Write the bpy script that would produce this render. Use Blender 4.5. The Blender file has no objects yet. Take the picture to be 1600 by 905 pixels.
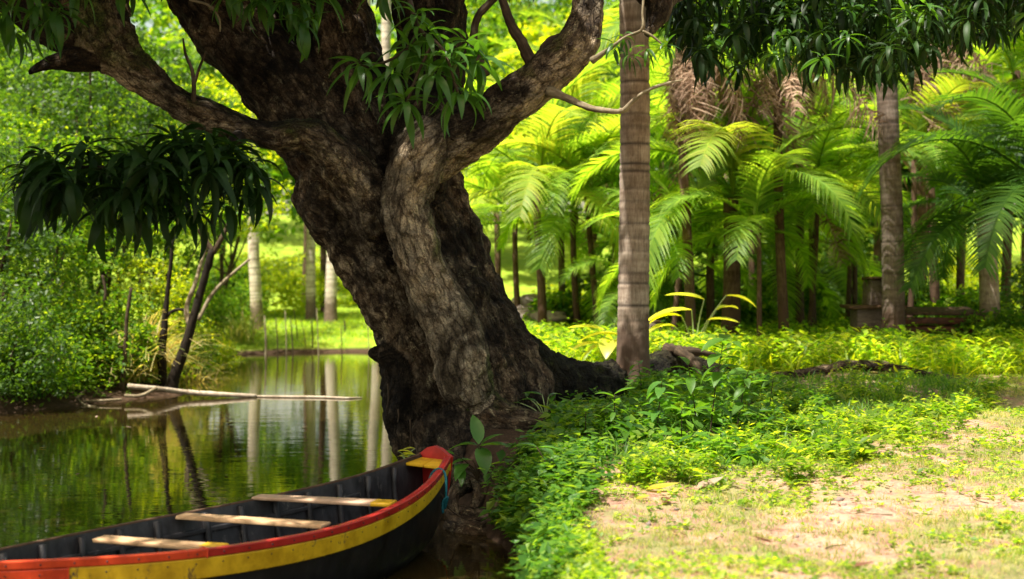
import bpy, math, random
import numpy as np
from mathutils import Vector, Matrix, noise as mnoise

# ------------------------------------------------------------------ camera, sky, sun, exposure
S = bpy.context.scene
COL = S.collection
R = np.random.default_rng(7)
PR = random.Random(5)
H = 1.9; HOR = 430.0; F = 2000.0

def at(px, py, Y):
    """world point seen at pixel (px,py) of the 1600 px wide photograph at distance Y"""
    return np.array([(px - 800.0) / F * Y, Y, H - (py - HOR) / F * Y])

cam_d = bpy.data.cameras.new('camera'); cam = bpy.data.objects.new('camera', cam_d); COL.objects.link(cam)
cam.location = (0, 0, H); cam.rotation_euler = (math.pi / 2, 0, 0)
cam_d.sensor_width = 36; cam_d.lens = 45; cam_d.shift_y = -22.5 / 1600
cam_d.clip_end = 2000; cam_d.clip_start = 0.05
cam_d.dof.use_dof = True; cam_d.dof.focus_distance = 10.6; cam_d.dof.aperture_fstop = 1.5
S.camera = cam

SUN = Vector((-0.30, -0.26, 0.90)).normalized()
W = bpy.data.worlds.new('World'); S.world = W; W.use_nodes = True
wn = W.node_tree; bg = wn.nodes['Background']
sky = wn.nodes.new('ShaderNodeTexSky'); sky.sky_type = 'NISHITA'; sky.sun_disc = False
sky.sun_elevation = math.asin(SUN.z); sky.sun_rotation = math.atan2(SUN.x, SUN.y)
sky.dust_density = 3.5; sky.air_density = 1.0
wb = wn.nodes.new('ShaderNodeMix'); wb.data_type = 'RGBA'; wb.blend_type = 'MULTIPLY'; wb.inputs[0].default_value = 1; wb.inputs[7].default_value = (1.18, 1.0, .70, 1)   # the photograph's warm white balance
wn.links.new(sky.outputs[0], wb.inputs[6]); wn.links.new(wb.outputs[2], bg.inputs[0]); bg.inputs[1].default_value = 0.13
sl = bpy.data.lights.new('sun', 'SUN'); sl.energy = 5.0; sl.angle = math.radians(0.6); sl.color = (1, 0.95, 0.86)
so = bpy.data.objects.new('sun', sl); COL.objects.link(so); so.rotation_euler = SUN.to_track_quat('Z', 'Y').to_euler()
so.location = (10, 10, 30)
S.view_settings.view_transform = 'Standard'; S.view_settings.look = 'None'
S.view_settings.exposure = 1.18; S.view_settings.gamma = 1.0
S.render.engine = 'CYCLES'
S.cycles.max_bounces = 7; S.cycles.transmission_bounces = 5; S.cycles.diffuse_bounces = 4; S.cycles.glossy_bounces = 3
S.cycles.sample_clamp_indirect = 6
S.cycles.use_denoising = True

# ------------------------------------------------------------------ mesh helpers
def mesh_np(name, V, quads=None, tris=None, smooth=False, attrs=None):
    V = np.asarray(V, np.float32).reshape(-1, 3)
    fs = []
    if quads is not None and len(quads): fs.append(np.asarray(quads, np.int32))
    if tris is not None and len(tris): fs.append(np.asarray(tris, np.int32))
    loops = np.concatenate([f.ravel() for f in fs]); sizes = np.concatenate([np.full(len(f), f.shape[1], np.int32) for f in fs])
    me = bpy.data.meshes.new(name)
    me.vertices.add(len(V)); me.vertices.foreach_set('co', V.ravel())
    me.loops.add(len(loops)); me.loops.foreach_set('vertex_index', loops)
    me.polygons.add(len(sizes))
    starts = np.concatenate([[0], np.cumsum(sizes)[:-1]]).astype(np.int32)
    me.polygons.foreach_set('loop_start', starts)
    me.update(calc_edges=True)
    if smooth: me.polygons.foreach_set('use_smooth', np.ones(len(sizes), bool))
    for k, a in (attrs or {}).items():
        a = np.asarray(a, np.float32)
        if a.ndim == 2:
            at_ = me.attributes.new(k, 'FLOAT_VECTOR', 'POINT'); at_.data.foreach_set('vector', a.ravel())
        else:
            at_ = me.attributes.new(k, 'FLOAT', 'POINT'); at_.data.foreach_set('value', a)
    return me

def link(name, me, mat=None, parent=None, loc=None, rot=None, scale=None):
    o = bpy.data.objects.new(name, me); COL.objects.link(o)
    if mat is not None and me is not None and not me.materials: me.materials.append(mat)
    if loc is not None: o.location = loc
    if rot is not None: o.rotation_euler = rot
    if scale is not None: o.scale = (scale,) * 3 if np.isscalar(scale) else scale
    if parent is not None: o.parent = parent
    return o

def tag(o, label=None, cat=None, group=None, kind=None):
    if label: o['label'] = label
    if cat: o['category'] = cat
    if group: o['group'] = group
    if kind: o['kind'] = kind
    return o

def empty(name, loc, label, cat, group=None):
    o = bpy.data.objects.new(name, None); COL.objects.link(o); o.location = [float(c) for c in loc]
    o.empty_display_size = 0.2
    return tag(o, label, cat, group)

def join(parts):
    """parts: list of (V, Q or None, T or None) -> merged"""
    Vs, Qs, Ts = [], [], []; n = 0
    for V, Q, T in parts:
        Vs.append(np.asarray(V, float))
        if Q is not None and len(Q): Qs.append(np.asarray(Q) + n)
        if T is not None and len(T): Ts.append(np.asarray(T) + n)
        n += len(V)
    return (np.concatenate(Vs), np.concatenate(Qs) if Qs else None, np.concatenate(Ts) if Ts else None)

def box(c, s, rz=0.0, rx=0.0, ry=0.0, jit=0.0, rng=None):
    x, y, z = [a / 2 for a in s]
    V = np.array([[-x,-y,-z],[x,-y,-z],[x,y,-z],[-x,y,-z],[-x,-y,z],[x,-y,z],[x,y,z],[-x,y,z]])
    if jit: V = V + R.normal(0, jit, V.shape)
    M = np.array(Matrix.Rotation(rz, 3, 'Z') @ Matrix.Rotation(ry, 3, 'Y') @ Matrix.Rotation(rx, 3, 'X'))
    Q = np.array([[0,3,2,1],[4,5,6,7],[0,1,5,4],[1,2,6,5],[2,3,7,6],[3,0,4,7]])
    return V @ M.T + np.asarray(c), Q, None

def catmull(P, n):
    """P: (k,d) control points -> n*(k-1)+1 samples"""
    P = np.asarray(P, float); k = len(P)
    E = np.vstack([2*P[0]-P[1], P, 2*P[-1]-P[-2]])
    out = []
    for i in range(k-1):
        p0, p1, p2, p3 = E[i], E[i+1], E[i+2], E[i+3]
        for t in np.linspace(0, 1, n, endpoint=False):
            out.append(0.5*((2*p1)+(-p0+p2)*t+(2*p0-5*p1+4*p2-p3)*t*t+(-p0+3*p1-3*p2+p3)*t**3))
    out.append(P[-1]); return np.array(out)

def tube(path, radii, sides=8, squash=None, cap=True, rough=0.0, seed=0):
    P = np.asarray(path, float); r = np.asarray(radii, float) * np.ones(len(P))
    T = np.gradient(P, axis=0); T /= np.linalg.norm(T, axis=1)[:, None] + 1e-9
    up = np.array([0, -1.0, 0.01]) if abs(T[0][1]) < 0.9 else np.array([0, 0, 1.0])
    a = np.cross(T[0], up); a /= np.linalg.norm(a)
    ang = np.linspace(0, 2*np.pi, sides, endpoint=False)
    V = []; L = 0; bark = []
    rg = np.random.default_rng(seed)
    nz = rg.normal(0, 1, (len(P), sides)) * rough
    for i in range(len(P)):
        a = a - T[i]*np.dot(a, T[i]); a /= np.linalg.norm(a) + 1e-9
        b = np.cross(T[i], a)
        if i: L += np.linalg.norm(P[i]-P[i-1])
        rr = r[i]*(1+nz[i])
        ring = P[i] + (np.cos(ang)*rr)[:, None]*a + (np.sin(ang)*rr)[:, None]*b
        V.append(ring)
        bark.append(np.stack([np.cos(ang)*r[i], np.sin(ang)*r[i], np.full(sides, L)], 1))
    V = np.concatenate(V); bark = np.concatenate(bark)
    i, j = np.meshgrid(np.arange(len(P)-1), np.arange(sides), indexing='ij')
    j2 = (j+1) % sides
    Q = np.stack([i*sides+j, i*sides+j2, (i+1)*sides+j2, (i+1)*sides+j], -1).reshape(-1, 4)
    T3 = None
    if cap:
        n = len(V); V = np.vstack([V, P[0], P[-1]]); bark = np.vstack([bark, [0,0,0], [0,0,L]])
        jj = np.arange(sides); k = (jj+1) % sides; l = (len(P)-1)*sides
        T3 = np.concatenate([np.stack([np.full(sides, n), k, jj], 1), np.stack([np.full(sides, n+1), l+jj, l+k], 1)])
    tube.bark = bark
    return V, Q, T3

def tube_mesh(name, ctrl, sides=8, n=5, rough=0.0, seed=0):
    """ctrl rows x,y,z,r"""
    C = catmull(ctrl, n)
    V, Q, T = tube(C[:, :3], np.maximum(C[:, 3], 0.001), sides, rough=rough, seed=seed)
    return mesh_np(name, V, Q, T, smooth=True, attrs={'bark': tube.bark})

def rand_rot(n, rng, up_bias=0.0):
    q = rng.normal(size=(n, 4)); q /= np.linalg.norm(q, axis=1)[:, None]
    w, x, y, z = q.T
    M = np.empty((n, 3, 3))
    M[:,0,0]=1-2*(y*y+z*z); M[:,0,1]=2*(x*y-z*w); M[:,0,2]=2*(x*z+y*w)
    M[:,1,0]=2*(x*y+z*w); M[:,1,1]=1-2*(x*x+z*z); M[:,1,2]=2*(y*z-x*w)
    M[:,2,0]=2*(x*z-y*w); M[:,2,1]=2*(y*z+x*w); M[:,2,2]=1-2*(x*x+y*y)
    return M

def dir_rot(phi, pitch, roll):
    """leaf +X turned to azimuth phi, raised by pitch, rolled"""
    n = len(phi); cp, sp, ct, st, cr, sr = np.cos(phi), np.sin(phi), np.cos(pitch), np.sin(pitch), np.cos(roll), np.sin(roll)
    X = np.stack([cp*ct, sp*ct, st], 1); Yv = np.stack([-sp, cp, np.zeros(n)], 1); Z = np.cross(X, Yv)
    Y2 = Yv*cr[:, None] + Z*sr[:, None]; Z2 = np.cross(X, Y2)
    return np.stack([X, Y2, Z2], 2)

def scatter(tv, tq, tt, pos, M, sc):
    n = len(pos); sc = np.asarray(sc, float)
    if sc.ndim == 1: sc = sc[:, None].repeat(3, 1)
    V = np.einsum('nij,nkj->nki', M, tv[None]*sc[:, None, :]) + pos[:, None, :]
    k = len(tv); off = (np.arange(n)*k)[:, None, None]
    Q = (tq[None]+off).reshape(-1, 4) if tq is not None else None
    T = (tt[None]+off).reshape(-1, 3) if tt is not None else None
    return V.reshape(-1, 3), Q, T

# leaf templates: along +X, unit length
LEAF2 = (np.array([[0,0,0],[.42,.27,.05],[1,0,-.10],[.42,-.27,.05]]), None, np.array([[0,2,1],[0,3,2]]))
def leafblade(seg=5, width=0.22, droop=1.0, fold=0.25, tipw=0.6):
    """folded blade that bends down; returns V,Q,None; width as fraction of length"""
    t = np.linspace(0, 1, seg+1); th = -droop*t*1.1 + 0.15*droop
    dx = np.cos(th); dz = np.sin(th)
    x = np.concatenate([[0], np.cumsum((dx[:-1]+dx[1:])/2)])/seg; z = np.concatenate([[0], np.cumsum((dz[:-1]+dz[1:])/2)])/seg
    w = width/2*np.sin(np.pi*np.clip(t, 0, 1)**tipw)**0.8; w[0] = width*0.05; w[-1] = 0.004
    V = []; 
    for i in range(seg+1):
        V += [[x[i], -w[i], z[i]+w[i]*fold], [x[i], 0, z[i]], [x[i], w[i], z[i]+w[i]*fold]]
    Q = []
    for i in range(seg):
        a = 3*i; Q += [[a, a+3, a+4, a+1], [a+1, a+4, a+5, a+2]]
    return np.array(V), np.array(Q), None

# ------------------------------------------------------------------ materials
def newmat(name):
    m = bpy.data.materials.new(name); m.use_nodes = True
    nt = m.node_tree; p = nt.nodes['Principled BSDF']; out = nt.nodes['Material Output']
    return m, nt, p, out
def N(nt, t, **kw):
    n = nt.nodes.new('ShaderNode'+t)
    for k, v in kw.items(): setattr(n, k, v)
    return n
def ramp(nt, fac, stops):
    r = N(nt, 'ValToRGB'); e = r.color_ramp.elements
    while len(e) < len(stops): e.new(0.5)
    for i, (p, c) in enumerate(stops):
        e[i].position = p; e[i].color = (*c, 1) if len(c) == 3 else c
    if fac is not None: nt.links.new(fac, r.inputs[0])
    return r
def noise(nt, vec, scale, detail=4, rough=0.55, dist=0.0):
    n = N(nt, 'TexNoise'); n.inputs['Scale'].default_value = scale; n.inputs['Detail'].default_value = detail
    n.inputs['Roughness'].default_value = rough; n.inputs['Distortion'].default_value = dist
    if vec is not None: nt.links.new(vec, n.inputs['Vector'])
    return n
def mixc(nt, fac, a, b, mode='MIX'):
    m = N(nt, 'Mix', data_type='RGBA', blend_type=mode)
    for k, v in ((0, fac), (6, a), (7, b)):
        if hasattr(v, 'is_linked') or hasattr(v, 'links'): nt.links.new(v, m.inputs[k])
        elif k == 0: m.inputs[0].default_value = v
        else: m.inputs[k].default_value = (*v, 1)
    return m.outputs[2]
def bump(nt, h, strength, dist, p):
    b = N(nt, 'Bump'); b.inputs['Strength'].default_value = strength; b.inputs['Distance'].default_value = dist
    nt.links.new(h, b.inputs['Height']); nt.links.new(b.outputs[0], p.inputs['Normal']); return b

def leafmat(name, cols, trans=0.45, tcol=(0.35, 0.55, 0.05), rough=0.42, patch=None, spec=0.4, stripes=0):
    """cols: list of colours chosen per leaf"""
    m, nt, p, out = newmat(name)
    g = N(nt, 'NewGeometry')
    r = ramp(nt, g.outputs['Random Per Island'], [(i/max(1, len(cols)-1), c) for i, c in enumerate(cols)])
    r.color_ramp.interpolation = 'LINEAR'
    tc = N(nt, 'TexCoord'); nz = noise(nt, tc.outputs['Object'], 0.9, 2)
    cr = ramp(nt, nz.outputs[0], [(0.3, (0.72, 0.72, 0.72)), (0.7, (1.25, 1.2, 1.1))])
    col = mixc(nt, 1.0, r.outputs[0], cr.outputs[0], 'MULTIPLY')
    nt.links.new(col, p.inputs['Base Color']); p.inputs['Roughness'].default_value = rough
    p.inputs['Specular IOR Level'].default_value = spec
    t = N(nt, 'BsdfTranslucent'); tcl = mixc(nt, 1.0, col, tcol, 'MULTIPLY')
    k = N(nt, 'Mix', data_type='RGBA', blend_type='ADD'); k.inputs[0].default_value = 1
    nt.links.new(tcl, k.inputs[6]); nt.links.new(tcl, k.inputs[7])
    nt.links.new(k.outputs[2], t.inputs[0])
    mx = N(nt, 'MixShader'); mx.inputs[0].default_value = trans
    nt.links.new(p.outputs[0], mx.inputs[1]); nt.links.new(t.outputs[0], mx.inputs[2]); nt.links.new(mx.outputs[0], out.inputs[0])
    return m

M = {}
TY = (1.9, 1.75, 0.5)      # tint of light coming through thin leaves
M['mango'] = leafmat('mango_leaf_shaded', [(.007,.020,.004),(.012,.036,.006),(.021,.058,.009)], .16, TY, .5, spec=.2)  # backlit shade of the hanging leaves is put into this darker copy
M['mango_light'] = leafmat('mango_leaf_lit', [(.022,.07,.010),(.038,.11,.015),(.065,.15,.018)], .3, TY, .4, spec=.35)  # same leaf in a brighter copy, with light put into the colour
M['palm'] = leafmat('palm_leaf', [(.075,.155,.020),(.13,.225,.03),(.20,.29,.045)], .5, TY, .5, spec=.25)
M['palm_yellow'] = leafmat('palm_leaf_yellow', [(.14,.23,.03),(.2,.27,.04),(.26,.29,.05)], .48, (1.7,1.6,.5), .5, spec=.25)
M['palm_shaded'] = leafmat('palm_leaf_shaded', [(.025,.07,.012),(.04,.10,.015),(.06,.13,.018)], .42, TY, .5, spec=.2)  # palm leaf darkened to carry the shade on the dim palms
M['dead_frond'] = leafmat('dead_frond', [(.13,.08,.055),(.28,.19,.14),(.44,.33,.26)], .15, (1.3,1,.7), .8, spec=.1)
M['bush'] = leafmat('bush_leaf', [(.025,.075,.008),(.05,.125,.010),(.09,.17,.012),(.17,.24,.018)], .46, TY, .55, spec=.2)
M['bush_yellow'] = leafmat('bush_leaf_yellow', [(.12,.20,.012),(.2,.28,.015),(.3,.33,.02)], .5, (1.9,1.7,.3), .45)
M['bush_dark'] = leafmat('bush_leaf_dark', [(.02,.055,.010),(.035,.085,.012),(.06,.12,.014)], .4, TY, .45)  # deeper green copy, also putting shade into the gaps of the grove
M['herb'] = leafmat('herb_leaf', [(.06,.135,.012),(.12,.21,.016),(.19,.27,.022),(.33,.36,.05)], .47, (1.8,1.8,.4), .45)
M['bank_leaf'] = leafmat('bank_leaf', [(.025,.08,.012),(.05,.14,.016),(.08,.18,.02),(.15,.24,.025)], .38, TY, .45, spec=.25)
M['broad'] = leafmat('broad_leaf', [(.05,.15,.022),(.085,.21,.03)], .35, TY, .33, spec=.5)
M['grass'] = leafmat('grass_blade', [(.09,.16,.03),(.15,.22,.045),(.26,.27,.09),(.40,.33,.19)], .35, (1.7,1.6,.5), .6, spec=.2)
M['straw'] = leafmat('straw', [(.30,.27,.10),(.4,.34,.16),(.16,.22,.04)], .4, (1.5,1.3,.6), .6)
M['litter'] = leafmat('litter_leaf', [(.10,.05,.025),(.22,.12,.06),(.33,.24,.13),(.13,.07,.04)], .1, (1.3,1,.6), .7, spec=.2)

def bark_mango():
    m, nt, p, out = newmat('mango_bark')
    a = N(nt, 'Attribute', attribute_name='bark'); v = a.outputs['Vector']
    mp = N(nt, 'Mapping'); mp.inputs['Scale'].default_value = (1, 1, .42); nt.links.new(v, mp.inputs[0]); s = mp.outputs[0]
    tc = N(nt, 'TexCoord'); o = tc.outputs['Object']
    n1 = noise(nt, s, 14, 8, .7, .4)
    n2 = noise(nt, o, 1.7, 5, .6, .6)
    n3 = noise(nt, o, 5.5, 6, .7, .3)
    n4 = noise(nt, o, 60, 4, .75)
    base = ramp(nt, n1.outputs[0], [(.30, (.011,.008,.005)), (.43, (.045,.031,.020)), (.55, (.115,.088,.06)), (.70, (.24,.195,.14))])
    rust = mixc(nt, ramp(nt, n3.outputs[0], [(.52, (0,0,0)), (.62, (.4,.4,.4))]).outputs[0], base.outputs[0], (.085,.045,.022))
    # paler bark patches; light on front stem and limb undersides painted in
    pale = ramp(nt, n1.outputs[0], [(.30, (.07,.055,.04)), (.44, (.22,.18,.13)), (.7, (.42,.36,.265))])
    g = N(nt, 'Attribute', attribute_name='pale')
    ad = N(nt, 'Math', operation='MULTIPLY_ADD'); nt.links.new(g.outputs['Fac'], ad.inputs[0]); ad.inputs[1].default_value = .30
    nt.links.new(n3.outputs[0], ad.inputs[2])
    pm = ramp(nt, ad.outputs[0], [(.62, (0,0,0)), (.70, (1,1,1))])
    c = mixc(nt, pm.outputs[0], rust, pale.outputs[0])
    # lichen blotches
    lv = noise(nt, o, 6.5, 7, .8, .6); lm = ramp(nt, lv.outputs[0], [(.575, (0,0,0)), (.61, (.85,.85,.85))])
    c = mixc(nt, lm.outputs[0], c, ramp(nt, n4.outputs[0], [(.35, (.14,.12,.07)), (.65, (.38,.34,.23))]).outputs[0])
    # moss
    mo = N(nt, 'Attribute', attribute_name='moss')
    mm = N(nt, 'Math', operation='MULTIPLY_ADD'); nt.links.new(mo.outputs['Fac'], mm.inputs[0]); mm.inputs[1].default_value = .44; nt.links.new(n2.outputs[0], mm.inputs[2])
    ms = ramp(nt, mm.outputs[0], [(.66, (0,0,0)), (.80, (.85,.85,.85))])
    mc = ramp(nt, n4.outputs[0], [(.3, (.012,.018,.004)), (.7, (.05,.075,.012))])
    c = mixc(nt, ms.outputs[0], c, mc.outputs[0])
    # dark bark mask
    dk = N(nt, 'Attribute', attribute_name='dark')
    dd = N(nt, 'Math', operation='MULTIPLY_ADD'); nt.links.new(dk.outputs['Fac'], dd.inputs[0]); dd.inputs[1].default_value = .35; nt.links.new(n3.outputs[0], dd.inputs[2])
    dm = ramp(nt, dd.outputs[0], [(.60, (0,0,0)), (.74, (.92,.92,.92))])
    dc = ramp(nt, n4.outputs[0], [(.35, (.006,.005,.003)), (.7, (.028,.02,.012))])
    c = mixc(nt, dm.outputs[0], c, dc.outputs[0])
    ck = N(nt, 'TexVoronoi', feature='DISTANCE_TO_EDGE'); ck.inputs['Scale'].default_value = 9
    cs = N(nt, 'VectorMath', operation='SCALE'); nt.links.new(noise(nt, s, 7, 5, .75).outputs['Color'], cs.inputs[0]); cs.inputs['Scale'].default_value = .16
    ca = N(nt, 'VectorMath', operation='ADD'); nt.links.new(s, ca.inputs[0]); nt.links.new(cs.outputs[0], ca.inputs[1]); nt.links.new(ca.outputs[0], ck.inputs['Vector'])
    cr_ = ramp(nt, ck.outputs['Distance'], [(0, (.25,.22,.2)), (.05, (.45,.42,.4)), (.12, (1,1,1))]); c = mixc(nt, .85, c, cr_.outputs[0], 'MULTIPLY')
    gr_ = ramp(nt, n4.outputs[0], [(.36, (.35,.33,.30)), (.5, (.95,.95,.95)), (.66, (1.5,1.45,1.35))]); c = mixc(nt, .8, c, gr_.outputs[0], 'MULTIPLY')
    bl = ramp(nt, n2.outputs[0], [(.40, (.20,.18,.15)), (.48, (.85,.85,.85)), (.60, (1.5,1.4,1.25))]); c = mixc(nt, .9, c, bl.outputs[0], 'MULTIPLY')
    nt.links.new(c, p.inputs['Base Color']); p.inputs['Roughness'].default_value = .88; p.inputs['Specular IOR Level'].default_value = .2
    vo = N(nt, 'TexVoronoi', feature='DISTANCE_TO_EDGE'); vo.inputs['Scale'].default_value = 17; 
    wv = N(nt, 'Vector Math' if False else 'VectorMath', operation='ADD'); nt.links.new(s, wv.inputs[0]); 
    sc = N(nt, 'VectorMath', operation='SCALE'); nt.links.new(noise(nt, s, 10, 4, .7).outputs['Color'], sc.inputs[0]); sc.inputs['Scale'].default_value = .09
    nt.links.new(sc.outputs[0], wv.inputs[1]); nt.links.new(wv.outputs[0], vo.inputs['Vector'])
    vr = ramp(nt, vo.outputs['Distance'], [(0, (0,0,0)), (.13, (1,1,1))])
    h = mixc(nt, .45, vr.outputs[0], n1.outputs[0]); h2 = mixc(nt, .22, h, n4.outputs[0])
    bump(nt, h2, .95, .035, p)
    return m
M['bark'] = bark_mango()

def bark_palm(name, c1, c2, c3, gain=1.0):
    m, nt, p, out = newmat(name)
    a = N(nt, 'Attribute', attribute_name='bark'); v = a.outputs['Vector']
    mp = N(nt, 'Mapping'); mp.inputs['Scale'].default_value = (1, 1, .12); nt.links.new(v, mp.inputs[0])
    n1 = noise(nt, mp.outputs[0], 55, 4, .7); n2 = noise(nt, v, 3.0, 5, .65)
    mp2 = N(nt, 'Mapping'); mp2.inputs['Scale'].default_value = (.3, .3, 3.2); nt.links.new(v, mp2.inputs[0]); n3 = noise(nt, mp2.outputs[0], 2.5, 3, .6)
    c = ramp(nt, n1.outputs[0], [(.3, c1), (.5, c2), (.72, c3)])
    st = ramp(nt, n2.outputs[0], [(.40, (.5,.45,.4)), (.56, (1,1,1))])
    c = mixc(nt, .8, c.outputs[0], st.outputs[0], 'MULTIPLY')
    st2 = ramp(nt, n3.outputs[0], [(.4, (.75,.7,.66)), (.6, (1.1,1.1,1.08))])
    c = mixc(nt, .8, c, st2.outputs[0], 'MULTIPLY')
    ri = N(nt, 'Attribute', attribute_name='ring'); c = mixc(nt, ri.outputs['Fac'], c, (.06,.045,.035))
    bs = N(nt, 'Attribute', attribute_name='base')
    ad = N(nt, 'Math', operation='MULTIPLY_ADD'); nt.links.new(bs.outputs['Fac'], ad.inputs[0]); ad.inputs[1].default_value = .55; nt.links.new(n2.outputs[0], ad.inputs[2])
    bm_ = ramp(nt, ad.outputs[0], [(.68, (0,0,0)), (.80, (.85,.85,.85))])
    c = mixc(nt, bm_.outputs[0], c, (.075,.042,.026))
    nt.links.new(c, p.inputs['Base Color']); p.inputs['Roughness'].default_value = .85; p.inputs['Specular IOR Level'].default_value = .2
    bump(nt, n1.outputs[0], .6, .01, p)
    return m
M['palm_bark'] = bark_palm('palm_bark', (.26,.205,.155), (.42,.335,.26), (.56,.47,.38))
M['palm_bark_grey'] = bark_palm('palm_bark_grey', (.10,.08,.065), (.18,.14,.115), (.28,.23,.19))
M['palm_bark_pale'] = bark_palm('palm_bark_pale', (.40,.34,.28), (.58,.51,.44), (.72,.66,.58))
M['palm_bark_brown'] = bark_palm('palm_bark_brown', (.05,.03,.02), (.10,.06,.038), (.18,.12,.08))
M['twig'] = bark_palm('twig_bark', (.03,.022,.014), (.07,.05,.03), (.14,.10,.065))
M['twig_pale'] = bark_palm('twig_bark_pale', (.16,.13,.08), (.27,.23,.15), (.40,.35,.24))
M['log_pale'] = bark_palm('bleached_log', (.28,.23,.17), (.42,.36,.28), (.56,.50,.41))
M['twig_dark'] = bark_palm('twig_bark_dark', (.010,.008,.006), (.02,.015,.01), (.045,.032,.02))

def wood(name, c1, c2, scale=20, rough=.6, chips=None, axis=(1, 1, 1), spec=.35, coat=0):
    m, nt, p, out = newmat(name); tc = N(nt, 'TexCoord')
    mp = N(nt, 'Mapping'); mp.inputs['Scale'].default_value = axis; nt.links.new(tc.outputs['Object'], mp.inputs[0])
    n1 = noise(nt, mp.outputs[0], scale, 6, .65); n2 = noise(nt, tc.outputs['Object'], 6, 6, .7)
    c = ramp(nt, n1.outputs[0], [(.32, c1), (.68, c2)]).outputs[0]
    d = ramp(nt, n2.outputs[0], [(.35, (.6,.56,.52)), (.55, (1,1,1))]); c = mixc(nt, .8, c, d.outputs[0], 'MULTIPLY')
    if chips:
        n3 = noise(nt, mp.outputs[0], 11, 8, .82); k = ramp(nt, n3.outputs[0], [(.60, (0,0,0)), (.63, (.9,.9,.9))]); c = mixc(nt, k.outputs[0], c, chips)
    nt.links.new(c, p.inputs['Base Color']); p.inputs['Specular IOR Level'].default_value = spec
    r = ramp(nt, n2.outputs[0], [(.3, (rough*.7,)*3), (.7, (min(1, rough*1.3),)*3)]); nt.links.new(r.outputs[0], p.inputs['Roughness'])
    bump(nt, n1.outputs[0], .35, .006, p); return m
M['red'] = wood('red_paint', (.36,.012,.012), (.52,.03,.02), 8, .38, (.16,.02,.02), (1,1,.5), .5)
M['orange'] = wood('orange_red_paint', (.60,.045,.01), (.72,.07,.012), 8, .4, (.20,.04,.02), (1,1,.5), .5)
M['yellow'] = wood('yellow_paint', (.58,.33,.008), (.80,.49,.015), 9, .45, (.14,.08,.03), (1,1,.4), .4)
M['yellow_bright'] = wood('bright_yellow_paint', (.75,.42,.01), (.85,.52,.02), 9, .45, (.3,.15,.03), (1,1,.4), .4)
M['black'] = wood('black_tar_paint', (.006,.006,.007), (.018,.016,.018), 10, .42, (.055,.05,.05), (1,1,.4), .5)
M['greyblack'] = wood('worn_black_paint', (.010,.010,.011), (.045,.042,.046), 14, .5, (.12,.11,.10), (1,1,.4), .5)
M['plank'] = wood('bare_wood', (.50,.30,.15), (.72,.48,.27), 16, .6, None, (1,4,4), .3)
M['plank_pink'] = wood('bare_wood_pink', (.46,.29,.18), (.66,.46,.32), 16, .6, (.13,.08,.1), (1,4,4), .3)
M['oldwood'] = wood('old_wood', (.05,.03,.02), (.15,.085,.05), 12, .8, None, (1,1,3), .2)
M['redwood'] = wood('red_brown_wood', (.05,.018,.010), (.14,.045,.02), 8, .7, None, (1,1,3), .3)
M['greywood'] = wood('grey_wood', (.10,.07,.06), (.21,.16,.14), 10, .8, None, (1,1,3), .2)
M['rope_blue'] = wood('blue_rope', (.005,.09,.13), (.01,.17,.22), 60, .6)
M['rope_brown'] = wood('brown_rope', (.10,.07,.05), (.20,.15,.11), 60, .8)
def plain(name, c, rough=.6):
    m, nt, p, o = newmat(name); tc = N(nt, 'TexCoord'); n = noise(nt, tc.outputs['Object'], 12, 4)
    r = ramp(nt, n.outputs[0], [(.3, tuple(x*.7 for x in c)), (.7, tuple(min(1, x*1.2) for x in c))]); nt.links.new(r.outputs[0], p.inputs['Base Color'])
    p.inputs['Roughness'].default_value = rough; return m
M['purple'] = plain('purple_petal', (.22,.05,.5)); M['red_petal'] = plain('red_petal', (.6,.08,.03)); M['yellow_petal'] = plain('yellow_petal', (.85,.62,.02))
M['pale_bud'] = plain('pale_green_bulb', (.35,.45,.18)); M['rock'] = plain('stone', (.22,.17,.15), .9); M['blue_petal'] = plain('pale_blue_scrap', (.15,.45,.5))

# ------------------------------------------------------------------ ground and water
SH = np.array([(.02,-3),(.03,4),(.04,6.3),(.10,7.6),(.04,8.4),(-.06,9.0),(-.16,9.25),(-.30,9.8),(-.72,11.2),(-.95,12.2),(-.8,13.5),(-1.0,17),(-1.7,24),(-2.4,31.2),
  (-4,31.6),(-5.3,31.2),(-7.0,30.2),(-7.2,27.5),(-6.6,24),(-5.6,21.6),(-5.15,20.3),(-5.9,19.4),(-6.5,18.3),(-7.0,17.4),(-9,16.5),(-16,15.5),(-16,-3)])
def sdist(P):
    """signed distance to the water outline, negative over water"""
    A = SH; B = np.roll(SH, -1, 0); d = np.full(len(P), 1e9); ins = np.zeros(len(P), bool)
    for a, b in zip(A, B):
        ab = b-a; t = np.clip(((P-a)@ab)/(ab@ab), 0, 1); q = a+t[:, None]*ab
        d = np.minimum(d, np.hypot(*(P-q).T))
        c = ((a[1] > P[:, 1]) != (b[1] > P[:, 1])); 
        with np.errstate(divide='ignore', invalid='ignore'):
            xi = (b[0]-a[0])*(P[:, 1]-a[1])/(b[1]-a[1])+a[0]
        ins ^= c & (P[:, 0] < xi)
    return np.where(ins, -d, d)
def sst(a, b, x): t = np.clip((x-a)/(b-a), 0, 1); return t*t*(3-2*t)
_lat = R.random((64, 64))
def vnoise(x, y, s):
    x = np.asarray(x)*s+100; y = np.asarray(y)*s+100; xi = np.floor(x).astype(int); yi = np.floor(y).astype(int); fx = x-xi; fy = y-yi
    fx = fx*fx*(3-2*fx); fy = fy*fy*(3-2*fy); g = lambda i, j: _lat[i % 64, j % 64]
    return (g(xi, yi)*(1-fx)+g(xi+1, yi)*fx)*(1-fy)+(g(xi, yi+1)*(1-fx)+g(xi+1, yi+1)*fx)*fy
def fnoise(x, y, s, o=4): return sum(vnoise(x, y, s*2.03**k)*.5**k for k in range(o))/sum(.5**k for k in range(o))
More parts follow.
